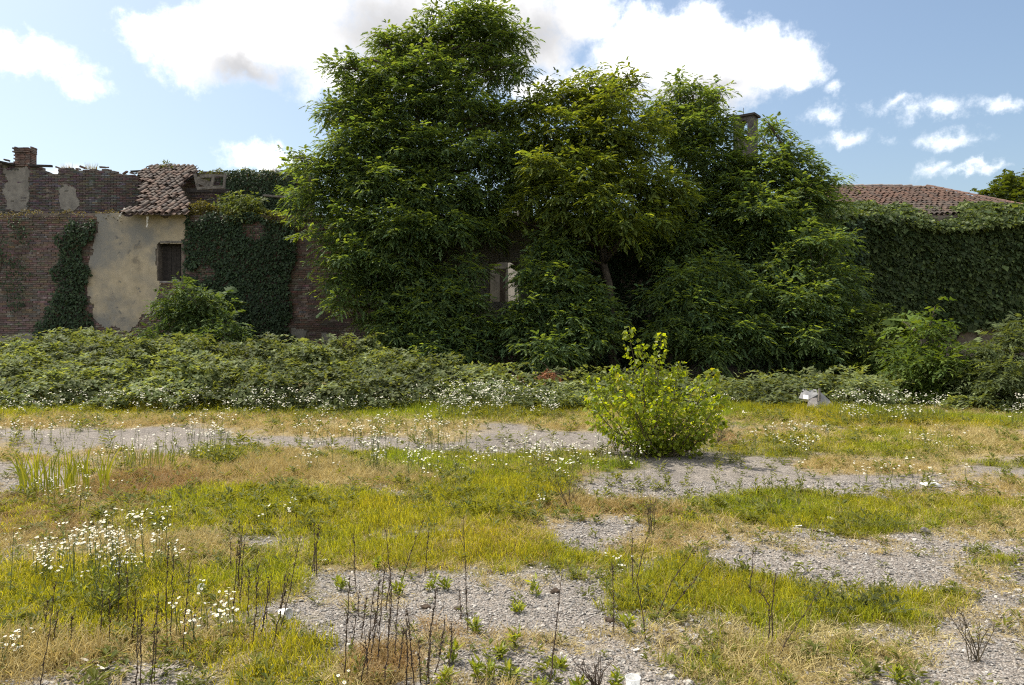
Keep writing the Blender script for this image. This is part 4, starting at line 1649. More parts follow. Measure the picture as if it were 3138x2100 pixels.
make_tree('locust_tree', 'darker locust tree with spiky top just left of the bell turret', 'tree', 25.2, 1520,
          [(1548, 215, 34), (1600, 245, 52), (1640, 215, 20), (1525, 265, 45), (1570, 300, 65), (1640, 310, 62), (1672, 385, 48), (1600, 380, 80), (1670, 430, 75), (1560, 470, 65),
           (1640, 490, 75), (1580, 550, 60), (1660, 570, 65), (1510, 530, 50), (1530, 600, 45), (1550, 184, 12), (1580, 202, 16), (1652, 214, 9), (1612, 206, 12), (1500, 235, 14), (1655, 275, 14)], trunk_r=.14, fork=.4)
make_tree('locust_tree', 'locust tree right of the bell turret with its crown sloping down to the tile roof', 'tree', 24.6, 1790,
          [(1768, 298, 20), (1768, 368, 30), (1800, 350, 36), (1835, 400, 48), (1765, 410, 70), (1885, 428, 28), (1830, 460, 70), (1740, 490, 75), (1890, 475, 40), (1810, 540, 75),
           (1720, 570, 65), (1880, 540, 55), (1915, 420, 16), (1712, 375, 24), (1690, 425, 36), (1750, 275, 9), (1782, 310, 13), (1826, 362, 16), (1882, 405, 12), (1910, 415, 9)], trunk_r=.14, fork=.42)
make_tree('young_locust', 'round young locust just right of the arched window', 'tree', 21.6, 1285,
          [(1255, 570, 50), (1295, 590, 48), (1225, 620, 40), (1280, 650, 75), (1340, 680, 62), (1230, 700, 62), (1300, 740, 85), (1385, 730, 45), (1200, 750, 62), (1350, 780, 62), (1260, 810, 70), (1160, 760, 42)],
          trunk_r=.07, fork=.4, spread=.9, back=.4)
make_tree('young_locust', 'bushy young locust left of the arched window', 'tree', 22.0, 985,
          [(950, 640, 70), (1030, 650, 50), (900, 690, 65), (985, 710, 80), (1065, 690, 42), (930, 760, 75), (1020, 770, 65), (870, 740, 42), (1085, 745, 40), (985, 810, 55), (880, 800, 40), (1075, 620, 38), (1060, 810, 50), (1120, 790, 45)],
          trunk_r=.07, fork=.4, spread=.9, back=.4)
make_tree('young_locust', 'low spreading locust behind the yellow bush', 'tree', 21.4, 1620,
          [(1560, 650, 60), (1640, 640, 70), (1710, 680, 70), (1590, 720, 85), (1680, 750, 85), (1530, 770, 48), (1620, 800, 65), (1740, 780, 65), (1500, 690, 38)],
          trunk_r=.07, fork=.4, spread=.9, back=.4)
make_tree('young_locust', 'rightmost young locust, overlapping the creeper-covered wall', 'tree', 21.8, 1850,
          [(1850, 560, 52), (1905, 560, 40), (1800, 620, 65), (1890, 640, 70), (1935, 690, 42), (1830, 700, 80), (1910, 750, 65), (1850, 790, 80), (1780, 780, 60), (1925, 820, 50), (1880, 850, 60)],
          trunk_r=.08, fork=.45, spread=.9, back=.4)
make_tree('broadleaf_tree', 'dark tree at the right edge behind the tile roof', 'tree', 35.5, 2330,
          [(2290, 445, 38), (2330, 430, 40), (2370, 425, 45), (2260, 462, 22), (2320, 470, 40), (2380, 480, 45)], trunk_r=.15, fork=.6, dens=12, leaf=.34, pairs=3, lw=.035, ll=.1,
          lo=(.03, .05, .016), hi=(.055, .075, .02), back=.3)
# shrubs
SH_LO, SH_HI = (.045, .075, .018), (.095, .12, .028)
make_tree('elder_shrub', 'tall pale green shrub under the small window', 'shrub', 22.6, 440,
          [(425, 670, 30), (395, 715, 50), (475, 700, 36), (440, 745, 70), (360, 785, 56), (515, 755, 44), (450, 805, 80), (545, 800, 38), (385, 830, 66), (405, 655, 14), (465, 665, 14)], trunk_r=.05, fork=.4, dens=20, leaf=.24, pairs=2,
          lw=.03, ll=.1, mat=M_bramble, lo=(.045, .080, .028), hi=(.092, .128, .044), nper=6, twig=.3, spread=.7, back=.3, inner=300)
make_tree('attic_shrub', 'broad-leaved green shrub growing on the wall head beside the tile roof', 'shrub', 26.5, 545,
          [(545, 455, 24), (520, 472, 24), (580, 470, 26), (560, 485, 28), (600, 488, 22), (505, 490, 18)], trunk_r=.03, fork=.9, dens=16, leaf=.22, pairs=1, lw=.04, ll=.14, mat=M_bramble,
          lo=(.06, .085, .03), hi=(.11, .135, .045), nper=5, twig=.2, spread=.3, back=.2, inner=300)
make_tree('ridge_sapling', 'small dark sapling sprouting from the roof ridge', 'shrub', 30.9, 385, [(378, 376, 9), (390, 382, 8), (372, 384, 7)], trunk_r=.015, fork=.97, dens=45, leaf=.16, pairs=2, lw=.022, ll=.06,
          lo=(.04, .05, .03), hi=(.07, .09, .04), nper=4, twig=.12, back=0, inner=300, spread=.1)
make_tree('elder_shrub', 'upright bright green shrub with a leafy spire before the creeper wall', 'shrub', 16.6, 2130,
          [(2135, 712, 16, 0), (2135, 748, 28, 0), (2128, 790, 52), (2092, 835, 60), (2172, 835, 62), (2125, 890, 78), (2200, 895, 62), (2080, 905, 52)], trunk_r=.05, fork=.6, dens=22, leaf=.22, pairs=2, lw=.03, ll=.1,
          mat=M_bramble, lo=(.05, .085, .018), hi=(.10, .14, .025), nper=6, twig=.28, spread=.6, back=.3, inner=300)
make_tree('willow_shrub', 'grey-green dense shrub at the right edge of the yard', 'shrub', 15.6, 2300,
          [(2300, 790, 60), (2350, 765, 62), (2255, 820, 56), (2215, 870, 58), (2300, 865, 85), (2370, 850, 85), (2260, 920, 66), (2340, 925, 72)], trunk_r=.05, fork=.5, dens=24, leaf=.22, pairs=3, lw=.02, ll=.09,
          mat=M_bramble, lo=(.055, .075, .03), hi=(.10, .125, .05), nper=6, twig=.28, spread=.6, back=.3, inner=300)
make_tree('elder_shrub', 'low dark shrub between the rightmost young locust and the leafy spire', 'shrub', 20.5, 2010,
          [(1990, 735, 55), (2040, 760, 55), (2000, 800, 65), (2060, 820, 55), (1970, 850, 60), (2030, 870, 65)], trunk_r=.05, fork=.5, dens=20, leaf=.22, pairs=2, lw=.03, ll=.1,
          mat=M_bramble, lo=(.035, .06, .015), hi=(.075, .10, .022), nper=6, twig=.28, spread=.6, back=.3, inner=300)

# ================================================================== BRAMBLE BANK
MOUNDS = [(-60, 800, 19, 2.0), (60, 800, 19, 2.0), (180, 778, 21, 2.2), (330, 800, 19, 2), (480, 815, 18.5, 2), (620, 820, 18.5, 2), (760, 806, 19.5, 2), (860, 838, 18, 1.6),
          (-20, 850, 16.5, 1.5), (100, 845, 16.6, 1.5), (220, 855, 16.5, 1.6), (400, 862, 16.3, 1.5), (560, 852, 16.5, 1.5), (700, 850, 16.5, 1.6), (820, 868, 16.3, 1.3), (950, 848, 18, 1.5), (1040, 853, 18, 1.3),
          (960, 882, 16.4, 1.2), (1100, 878, 17, 1.2), (1200, 884, 17, 1.2), (1300, 882, 17, 1.2), (1390, 885, 17.5, 1.3), (1180, 908, 15.6, .9), (1320, 908, 15.6, .9), (1060, 905, 15.6, .9), (1480, 890, 17.2, 1.3), (1580, 892, 17.2, 1.3),
          (1680, 890, 17, 1.2), (1790, 888, 17.5, 1.2), (1930, 893, 19, 1.3), (2040, 890, 18, 1.3), (1760, 920, 15.8, .9), (1960, 925, 16, .8), (2060, 915, 17, 1),
          (120, 900, 15.4, 1.0), (330, 905, 15.3, 1.0), (520, 905, 15.3, .9), (720, 905, 15.4, .9), (860, 905, 15.4, .9)]
MW = [(WX(px, Y), Y, max(.18, WZ(py, Y)), r) for (px, py, Y, r) in MOUNDS]
rb = random.Random(5)
for i in range(70):
    yy_ = rb.uniform(14.6, 20)
    xx_ = rb.uniform(-.72, .1 if yy_ > 17 else .72) * yy_
    base_ = max([mh * math.sqrt(max(0, 1 - ((xx_ - mx) / mr) ** 2 - ((yy_ - my) / mr) ** 2)) for (mx, my, mh, mr) in MW[:len(MOUNDS)]])
    MW.append((xx_, yy_, min(1.5, base_ * 1.02 + rb.uniform(.08, .34)), rb.uniform(.35, .8)))


def bramble_h(x, y):
    h = np.zeros_like(x)
    for (mx, my, mh, mr) in MW:
        q = ((x - mx) / mr) ** 2 + ((y - my) / (mr * 1.05)) ** 2
        h = np.maximum(h, mh * np.sqrt(np.clip(1 - q, 0, 1)))
    return h * (.35 + .95 * fbm(x, y, .8, 161) + .35 * fbm(x, y, 3.2, 163, 2))


n = 135000
x, y = R.uniform(-15.5, 15.5, n), R.uniform(14.3, 23.5, n)
keep = np.abs(x) < y * .74 + 1
x, y = x[keep], y[keep]
h = bramble_h(x, y)
e = .06
hx, hy = (bramble_h(x + e, y) - h) / e, (bramble_h(x, y + e) - h) / e
keep = (h > .08) & (R.random(len(x)) < np.clip(.32 + .35 * np.abs(hy) + .15 * np.abs(hx), 0, 1))
x, y, h, hx, hy = x[keep], y[keep], h[keep], np.clip(hx[keep], -3, 3), np.clip(hy[keep], -3, 3)
n = len(x)
nr = unit(np.stack([-hx, -hy, np.ones(n)], -1))
base = np.stack([x, y, ground_z(x, y) + h], -1) + nr * R.normal(0, .07, (n, 1))
# arching canes that break the outline
co, cn = [], []
for i in range(1100):
    j = R.integers(0, n)
    a = R.uniform(0, 6.28)
    dx, dy, L_ = math.cos(a), math.sin(a), R.uniform(.35, 1.0)
    for t in np.linspace(.1, 1, 10):
        co.append(base[j] + np.array([dx * L_ * t, dy * L_ * t, L_ * (1.1 * t - .85 * t * t)]))
        cn.append((dx * .3, dy * .3, 1))
base = np.concatenate([base, np.array(co)])
nr = np.concatenate([nr, unit(np.array(cn))])
n = len(base)
tone = np.exp(R.normal(0, .22, (n, 1))) * (.35 + 1.35 * fbm(base[:, 0], base[:, 1], .8, 171))[:, None]
arrs, cols = [], []
f0 = unit(np.cross(nr, rand_dirs(n)))
f1 = np.cross(nr, f0)
for k_ in range(3):
    a = 2.094 * k_ * .8 + R.normal(0, .2, (n, 1))
    dd_ = unit(f0 * np.cos(a) + f1 * np.sin(a) + nr * R.normal(.12, .3, (n, 1)))
    nn_ = unit(nr + np.array([0, 0, .8]) + R.normal(0, .4, (n, 3)))
    arrs.append(diamonds(base, dd_, nn_,   .125 * R.uniform(.65, 1.2, n), .074 * R.uniform(.7, 1.2, n), .45))
    cols.append(leaf_cols(n, (.080, .108, .042), (.155, .178, .075), .15) * tone)
bramble = soup('bramble_thicket', arrs, cols, M_bramble)
tag(bramble, 'dense bank of brambles along the foot of the building', None, kind='stuff')

# ================================================================== THE YOUNG POPLAR BUSH IN THE YARD
bxp, byp = G(1500, 1043)
poplar = tag(empty('poplar_bush', (bxp, byp, gz(bxp, byp))), 'bright yellow-green poplar bush standing alone on the gravel', 'bush')
TIPS = [(1440, 750), (1512, 765), (1468, 790), (1558, 828), (1392, 852), (1352, 860), (1345, 905), (1352, 965), (1405, 838), (1540, 850), (1632, 845), (1604, 862), (1652, 905), (1640, 955),
        (1600, 1005), (1425, 900), (1480, 850), (1525, 890), (1500, 820), (1580, 930), (1450, 935), (1540, 955), (1395, 985), (1620, 990), (1470, 990), (1368, 925), (1500, 930), (1420, 860), (1560, 900), (1440, 1000), (1545, 1010), (1590, 980), (1380, 890), (1490, 880), (1645, 930), (1612, 900), (1628, 920), (1655, 962), (1600, 940)]
LO, LD, LS = [], [], []
for i, (tx, ty) in enumerate(TIPS):
    b0 = Vector((bxp + random.gauss(0, .13), byp + random.gauss(0, .12), gz(bxp, byp) - .03))
    dyy = random.uniform(-.65, .6) if i > 3 else random.uniform(-.15, .2)
    tip = P(tx, ty, byp + dyy)
    pts = []
    bow = Vector((tip.x - b0.x, tip.y - b0.y, 0)) * .25
    for k_ in range(9):
        t = k_ / 8
        pts.append(b0.lerp(tip, t) + bow * (4 * t * (1 - t)) * .5 + Vector([random.gauss(0, .012) for _ in range(3)]) * (0 < k_ < 8))
    m_ = MB()
    m_.tube(pts, [.011 * (1 - .75 * k_ / 8) for k_ in range(9)], 5)
    L_ = (tip - b0).length
    nl = int(122 * L_)
    for j in range(nl):
        t = 1 - (random.random() ** 1.15) * .92
        q = pts[min(7, int(t * 8))].lerp(pts[min(8, int(t * 8) + 1)], t * 8 - int(t * 8))
        rad = .04 + .24 * (1 - t) ** .8
        a = random.uniform(0, 6.283)
        v = Vector((math.cos(a), math.sin(a), random.uniform(-.3, .9)))
        LO.append(q + v * rad * random.uniform(.3, 1))
        LD.append(Vector((v.x * .8, v.y * .8, random.uniform(-1.1, .2))).normalized())
        LS.append(.059 * random.uniform(.6, 1.2) * (1.12 if t > .8 else .95))
    for _ in range(5):
        t = random.uniform(.25, .85)
        q = pts[int(t * 8)]
        v = Vector((random.gauss(0, 1), random.gauss(0, 1), random.uniform(.1, 1))).normalized() * .2 * (1.15 - t)
        m_.tube([q, q + v * .5, q + v], [.004, .003, .002], 4)
    m_.build('stem', M_twig, poplar)
LO, LD, LS = np.array(LO), np.array(LD), np.array(LS)
order = np.argsort(LO[:, 1] - .35 * LO[:, 2] - R.random(len(LO)) * .35)     # front and upper leaves show largest
PC = [(.145, .195, .020), (.19, .222, .020), (.12, .17, .024), (.26, .25, .022), (.16, .205, .03)]


def poplar_leaf(L, col, W=None):
    m_ = MB()
    m_.tint = col
    W = W or L * .95
    vs = [(0, 0, 0), (-W * .30, L * .06, .05 * L), (-W * .5, L * .30, .09 * L), (-W * .22, L * .68, .04 * L), (0, L, -.06 * L), (W * .22, L * .68, .04 * L), (W * .5, L * .30, .09 * L), (W * .30, L * .06, .05 * L), (0, L * .5, 0)]
    m_.add(vs, [(0, 8, 1), (1, 8, 2), (2, 8, 3), (3, 8, 4), (4, 8, 5), (5, 8, 6), (6, 8, 7), (7, 8, 0)])
    return m_.mesh('leaf', M_poplar)


pl = [poplar_leaf(.062, c) for c in PC]
for j in order[:300]:
    o = link('leaf', random.choice(pl), poplar, LO[j])
    o.rotation_mode = 'QUATERNION'
    q = Vector(LD[j]).to_track_quat('Y', 'Z')
    from mathutils import Quaternion
    o.rotation_quaternion = q @ Quaternion((0, 1, 0), random.gauss(0, 1.0))
    k_ = LS[j] / .062
    o.scale = (k_, k_, k_)
rest_ = order[300:]
n = len(rest_)
nr = unit(R.normal(0, 1, (n, 3)) + np.array([0, -.5, .4]))
dd_ = LD[rest_]
nr = unit(nr - dd_ * (nr * dd_).sum(1, keepdims=True))
tri = diamonds(LO[rest_], dd_, nr, LS[rest_], LS[rest_] * .95, .32)
o = soup('leaves', [tri], [leaf_cols(n, (.112, .160, .020), (.205, .236, .026), .18)], M_poplar, poplar)
o['kind'] = 'stuff'


# ================================================================== FLEABANE (white daisy-like flowers)
def daisies(label, px, py, wpx, hpx, stems, heads, size=.0095, name='fleabane_clump', lean=.12, centre=True, group='white fleabane clumps', lowf=.55):
    if py < 1120:
        hpx, stems, size, wpx, heads, lowf = hpx * 1.3, int(stems * 1.7), size * 1.12, wpx * 1.35, max(3, heads - 2), .3
    else:
        lowf, wpx, size = .4, wpx * 1.15, size * .85
    x0, y0 = G(px, py)
    root = tag(empty(name, (x0, y0, gz(x0, y0))), label, 'flowers', group)
    sx = wpx / F * y0 / 2
    hh = hpx / F * y0
    st, fl, ce = MB(), [[], []], []
    st.tint = (1, 1, 1)
    HO, HN = [], []
    LO_, LD_ = [], []
    for i in range(stems):
        bx_, by_ = x0 + random.gauss(0, sx * .55), y0 + random.gauss(0, max(.1, min(sx * .55, .7)))
        h = hh * random.uniform(lowf, 1.0)
        tp = Vector((bx_ + random.gauss(0, lean) * h, by_ + random.gauss(0, lean) * h, gz(bx_, by_) + h))
        b0 = Vector((bx_, by_, gz(bx_, by_) - .01))
        mid = b0.lerp(tp, .6) + Vector((random.gauss(0, .01), random.gauss(0, .01), 0))
        st.tube([b0, mid, tp], [.0024, .002, .0012], 3)
        for _ in range(5):
            t = random.uniform(.05, .8)
            LO_.append(tuple(b0.lerp(tp, t)))
            LD_.append((random.gauss(0, 1), random.gauss(0, 1), random.uniform(-.1, .9)))
        for k_ in range(random.randint(max(1, heads - 2), heads + 2)):
            a = random.uniform(0, 6.283)
            r_ = random.uniform(.01, .055) * (hh / .4) ** .3
            p = tp + Vector((math.cos(a) * r_, math.sin(a) * r_, random.uniform(-.05, .015)))
            if k_ % 2 == 0:
                st.tube([mid.lerp(tp, .55), p - Vector((0, 0, .003))], [.0011, .0009], 3)
            HO.append(tuple(p))
            HN.append((random.gauss(0, .3), random.gauss(0, .3) - .15, 1))
    st.build('stems', M_stem, root)['kind'] = 'stuff'
    HO, HN = np.array(HO), unit(np.array(HN))
    n_ = len(HO)
    f0_ = unit(np.cross(HN, rand_dirs(n_)))
    f1_ = np.cross(HN, f0_)
    sz = size * R.uniform(.75, 1.2, (n_, 1))
    ring = []
    K = 8
    for k_ in range(K):
        a = 2 * math.pi * k_ / K
        rr = sz * (1.0 if k_ % 2 == 0 else .86)
        ring.append(HO + (f0_ * math.cos(a) + f1_ * math.sin(a)) * rr + HN * sz * .1)
    tris = []
    for k_ in range(K):
        tris += [HO, ring[k_], ring[(k_ + 1) % K]]
    soup('petals', [np.stack(tris, 1)], [np.tile((.80, .80, .74), (n_, 1)) * R.uniform(.85, 1.0, (n_, 1))], M_petal, root)['kind'] = 'stuff'
    if centre:
        rg_ = [HO + (f0_ * math.cos(2.094 * k_) + f1_ * math.sin(2.094 * k_)) * sz * .42 + HN * sz * .18 for k_ in range(3)]
        vs = np.stack(rg_, 1)
        me_ = mesh_np('flower_centres', vs, np.arange(3 * n_).reshape(-1, 3), M_yellow, (1, 1, 1))
        link('flower_centres', me_, root)['kind'] = 'stuff'
    LO_, LD_ = np.array(LO_), unit(np.array(LD_))
    n_ = len(LO_)
    tri_ = diamonds(LO_, LD_, unit(np.array([0, 0, 1.0]) + R.normal(0, .4, (n_, 3))), .05 * R.uniform(.5, 1.2, n_), .01 * R.uniform(.7, 1.3, n_), .5)
    soup('leaves', [tri_], [leaf_cols(n_, (.09, .115, .02), (.17, .18, .03))], M_plant, root)['kind'] = 'stuff'
    return root


for a in [
    ('big cluster of white fleabane in the left foreground, tallest near the camera', 255, 1335, 210, 165, 62, 6, .0105),
    ('loose white fleabane left part of the foreground cluster', 130, 1310, 120, 90, 18, 5, .010),
    ('two tall white fleabane heads just right of the dead stalks at left', 412, 1470, 40, 105, 5, 4, .0105),
    ('white fleabane bunch left of the white plastic cup', 515, 1460, 75, 95, 12, 4, .0105),
    ('white fleabane cut by the left edge of the picture', 6, 1540, 40, 105, 7, 4, .0105),
    ('pair of white fleabane flowers at the bottom edge', 790, 1590, 30, 48, 2, 1, .0105),
    ('sparse white fleabane on the grass at the left edge', 130, 1165, 150, 72, 16, 4, .010),
    ('white fleabane beside the broad-leaved reeds', 285, 1085, 110, 85, 18, 5, .010),
    ('white fleabane drifting over the gravel at far left', 60, 1010, 200, 40, 30, 5, .010),
    ('tall white fleabane on the end of the left gravel strip', 475, 1055, 90, 95, 26, 6, .0105),
    ('small white fleabane tuft on the golden grass', 715, 1080, 60, 55, 9, 5, .0105),
    ('upright dense fleabane stand in the middle of the yard', 860, 1080, 50, 100, 20, 6, .0105),
    ('white fleabane spread right of the upright stand', 960, 1090, 110, 60, 16, 6, .0105),
    ('airy white fleabane on the tan strip left of centre', 760, 1010, 160, 50, 24, 5, .0105),
    ('airy white fleabane at the rim of the central gravel', 985, 1025, 110, 75, 30, 5, .0105),
    ('broad low drift of white fleabane left of the poplar bush', 1240, 1075, 260, 55, 70, 5, .0105),
    ('small white fleabane tuft touching the left foot of the poplar bush', 1385, 1040, 60, 45, 12, 5, .0105),
    ('dense tall white fleabane bank before the dark trees', 1100, 950, 190, 62, 110, 7, .012),
    ('single white fleabane tuft right of the dense bank', 1250, 955, 50, 48, 16, 6, .012),
    ('row of white fleabane at the foot of the left brambles', 780, 945, 180, 40, 55, 6, .012),
    ('white fleabane row under the ivy curtain', 610, 945, 160, 48, 50, 6, .012),
    ('pale white fleabane strip at the foot of the brambles far left', 120, 945, 320, 42, 80, 6, .012),
    ('white fleabane patch between the far left strip and the ivy curtain row', 390, 945, 170, 48, 48, 6, .012),
    ('white fleabane growing into the right side of the poplar bush', 1635, 985, 60, 70, 16, 6, .011),
    ('white fleabane right beside the grey rubble', 1955, 968, 70, 62, 28, 6, .012),
    ('white fleabane group under the leafy spire', 2045, 965, 110, 58, 38, 6, .012),
    ('white fleabane tuft before the grey-green shrub', 2140, 960, 60, 52, 16, 6, .012),
    ('white fleabane at the right edge of the yard', 2335, 975, 50, 60, 18, 6, .012),
    ('white fleabane on the green patch right of the poplar bush', 1800, 1035, 110, 58, 26, 6, .0105),
    ('scattered white fleabane on the right green patch', 2120, 1030, 130, 50, 16, 5, .0105),
    ('few white fleabane flowers by the dry golden grass at right', 2040, 1100, 200, 45, 14, 4, .010),
    ('few white fleabane flowers on the small green strip in the middle foreground', 1420, 1300, 70, 42, 5, 3, .0105),
    ('low white fleabane specks on the green grass left of centre', 640, 1190, 90, 45, 6, 4, .0105),
    ('lone white fleabane on the grass right of centre', 1238, 1175, 16, 68, 2, 4, .0105),
]:
    daisies(*a)


# ================================================================== DEAD STALKS
def stalk(name, label, base, tip, group, via=None, thick=.0034, twigs=8, cat='dead stalk'):
    x0, y0 = G(*base)
    b0 = Vector((x0, y0, gz(x0, y0) - .02))
    tp = P(tip[0], tip[1], y0 + random.uniform(-.12, .12))
    Ls = (tp - b0).length
    ctrl = [b0] + ([P(via[0], via[1], y0)] if via else [b0.lerp(tp, random.uniform(.4, .65)) + Vector((random.gauss(0, .02), random.gauss(0, .04), 0)) * Ls]) + [tp]
    pts = []
    seg = 6
    for i in range(len(ctrl) - 1):
        for k_ in range(seg):
            t = k_ / seg
            pts.append(ctrl[i].lerp(ctrl[i + 1], t) + Vector([random.gauss(0, .0022) for _ in range(3)]) * (k_ > 0))
    pts.append(tp)
    m_ = MB()
    nP = len(pts)
    m_.tube(pts, [thick * (1 - .6 * i / (nP - 1)) * random.uniform(.85, 1.25) for i in range(nP)], 4)
    for _ in range(twigs):
        i = random.randint(nP // 3, nP - 2)
        d_ = (pts[i + 1] - pts[i]).normalized()
        v = (d_ + Vector((random.gauss(0, .6), random.gauss(0, .6), random.uniform(0, .5)))).normalized() * random.uniform(.02, .11)
        m_.tube([pts[i], pts[i] + v * .6, pts[i] + v], [.0013, .001, .0008], 3)
    for _ in range(10):                                  # buds and dry leaf stubs
        i = random.randint(1, nP - 2)
        q = pts[i].lerp(pts[i + 1], random.random())
        s_ = Vector([random.gauss(0, 1) for _ in range(3)]).normalized()
        m_.box(q + s_ * thick * 1.2, (.005, .004, .011), Euler((random.random(), random.random(), random.random())).to_matrix())
    o_ = m_.build(name, M_stalk)
    return tag(o_, label, cat, group)


ORD = ['first', 'second', 'third', 'fourth', 'fifth', 'sixth', 'seventh', 'eighth', 'ninth', 'tenth', 'eleventh', 'twelfth', 'thirteenth', 'fourteenth', 'fifteenth', 'sixteenth',
       'seventeenth', 'eighteenth', 'nineteenth', 'twentieth', 'twenty-first', 'twenty-second', 'twenty-third', 'twenty-fourth']


def stand(items, where, group, **kw):
    for i, (b, t) in enumerate(sorted(items, key=lambda q: q[0][0])):
        stalk('dead_stalk', '%s dark dead stalk from the left %s' % (ORD[i], where), b, t, group, **kw)


g1 = 'dead stalks in the left foreground grass'
stand([((91, 1575), (127, 1330)), ((314, 1590), (316, 1407)), ((322, 1590), (324, 1400)), ((344, 1590), (363, 1353)), ((352, 1575), (360, 1407)), ((384, 1502), (387, 1228)), ((392, 1487), (397, 1270)),
               ((417, 1502), (435, 1286)), ((288, 1455), (290, 1260)), ((268, 1440), (274, 1267)), ((249, 1487), (249, 1369)), ((443, 1487), (445, 1390)), ((96, 1490), (110, 1375)), ((160, 1496), (166, 1407)),
               ((123, 1500), (135, 1395)), ((230, 1470), (236, 1330)), ((300, 1480), (312, 1350))], 'in the green grass of the left foreground', g1)
g2 = 'dead stalks behind the white cup'
stand([((532, 1416), (548, 1187)), ((542, 1362), (555, 1203)), ((524, 1311), (527, 1241)), ((546, 1394), (558, 1225)), ((548, 1359), (550, 1216)), ((574, 1496), (586, 1311)), ((593, 1470), (621, 1311)),
               ((624, 1486), (663, 1311)), ((634, 1470), (688, 1225)), ((567, 1439), (570, 1298)), ((583, 1375), (593, 1292)), ((714, 1311), (720, 1200)), ((725, 1318), (730, 1203)), ((718, 1309), (733, 1204)), ((610, 1430), (615, 1320)), ((640, 1400), (655, 1300))], 'in the stand around and behind the white cup', g2)
g3 = 'dead stalks in the thick bunch at the bottom centre'
stand([((787, 1560), (801, 1316)), ((822, 1575), (857, 1344)), ((878, 1580), (892, 1295)), ((867, 1436), (880, 1288)), ((825, 1470), (839, 1365)), ((888, 1470), (894, 1302)), ((864, 1540), (869, 1418)),
               ((902, 1523), (913, 1365)), ((929, 1575), (929, 1397)), ((948, 1580), (930, 1386)), ((962, 1575), (960, 1463)), ((981, 1575), (999, 1344)), ((993, 1551), (1018, 1418)), ((1026, 1575), (1032, 1425)),
               ((884, 1400), (883, 1214)), ((814, 1348), (808, 1225)), ((820, 1420), (822, 1340)), ((845, 1520), (860, 1400)), ((800, 1500), (815, 1400)), ((905, 1560), (925, 1430)), ((840, 1575), (835, 1440)), ((975, 1560), (985, 1440)), ((852, 1450), (868, 1330))], 'in the thick bunch at the bottom centre', g3, thick=.0036)
for (lab, b, t, via) in [
    ('long dead stalk leaning right over the green patch at the centre', (915, 1341), (969, 1190), None),
    ('short dead stalk upright on the green patch at the centre', (972, 1316), (981, 1208), None),
    ('tall straight dead stalk alone on the gravel right of centre', (1071, 1446), (1060, 1183), (1066, 1330)),
    ('short dead stub beside the tall straight stalk', (1055, 1421), (1049, 1348), None),
    ('slender dead stalk rising from the bottom edge right of centre', (1253, 1590), (1285, 1316), None),
    ('upright dead stalk at the left rim of the right green patch', (1404, 1453), (1400, 1288), None),
    ('kinked dead stalk forking above the right green patch', (1480, 1461), (1478, 1231), (1457, 1325)),
    ('dead stalk leaning right, nearest to the kinked one', (1497, 1414), (1608, 1227), (1536, 1333)),
    ('long dead stalk leaning right across the middle of the right green patch', (1510, 1414), (1638, 1267), None),
    ('thin dead stalk standing beside the kinked one', (1448, 1359), (1446, 1205), None),
    ('bent dead stalk pair, shorter one, at the front of the right green patch', (1760, 1478), (1736, 1350), (1760, 1385)),
    ('straight dead stalk at the front of the right green patch', (1768, 1474), (1775, 1312), None),
    ('dead stalk leaning far right at the front of the right green patch', (1775, 1499), (1894, 1325), (1800, 1465)),
    ('thin dead stalk on the back rim of the right green patch', (1713, 1376), (1724, 1256), None),
    ('lone dead stalk standing on the grass at far left', (181, 1184), (185, 1133), None),
]:
    stalk('dead_stalk', lab, b, t, None, via, thick=.0032, twigs=8)


# ================================================================== TWIGGY AND LEAFY WEEDS
def bushy_weed(name, label, base, hpx, wpx, nst, mat, group=None, leaves=0, lc=((.09, .12, .02), (.2, .2, .03)), thick=.0028, lsize=.05, cat='weed'):
    x0, y0 = G(*base)
    z0 = gz(x0, y0)
    root = tag(empty(name, (x0, y0, z0)), label, cat, group)
    hh, ww = hpx / F * y0, wpx / F * y0
    m_ = MB()
    O_, D_ = [], []
    for i in range(nst):
        tp = Vector((x0 + random.uniform(-.5, .5) * ww, y0 + random.uniform(-.4, .4) * ww, z0 + hh * random.uniform(.6, 1)))
        b0 = Vector((x0 + random.gauss(0, .015), y0 + random.gauss(0, .015), z0 - .01))
        pts = [b0.lerp(tp, t) + Vector((0, 0, .06 * hh * math.sin(t * 3.14))) + Vector([random.gauss(0, .006) for _ in range(3)]) for t in (0, .3, .6, .85, 1)]
        m_.tube(pts, [thick, thick * .85, thick * .6, thick * .45, thick * .3], 4)
        for _ in range(6 if not leaves else 1):
            q = pts[random.choice((1, 2, 3))]
            v = Vector((random.gauss(0, .6), random.gauss(0, .6), random.uniform(.3, 1))).normalized() * hh * random.uniform(.1, .3)
            m_.tube([q, q + v * .5 + Vector((0, 0, .005)), q + v], [thick * .45, thick * .35, thick * .25], 3)
        for _ in range(leaves):
            t = random.uniform(.15, 1)
            O_.append(tuple(b0.lerp(tp, t)))
            D_.append((random.gauss(0, 1), random.gauss(0, 1), random.uniform(.1, 1.6)))
    m_.build('stems', mat, root)['kind'] = 'stuff'
    if O_:
        O_, D_ = np.array(O_), unit(np.array(D_))
        n_ = len(O_)
        tri_ = diamonds(O_, D_, unit(R.normal(0, .5, (n_, 3)) + np.array([0, -.3, 1])), lsize * R.uniform(.6, 1.2, n_), lsize * .26 * R.uniform(.7, 1.3, n_), .45)
        soup('leaves', [tri_], [leaf_cols(n_, *lc)], M_plant, root)['kind'] = 'stuff'
    return root


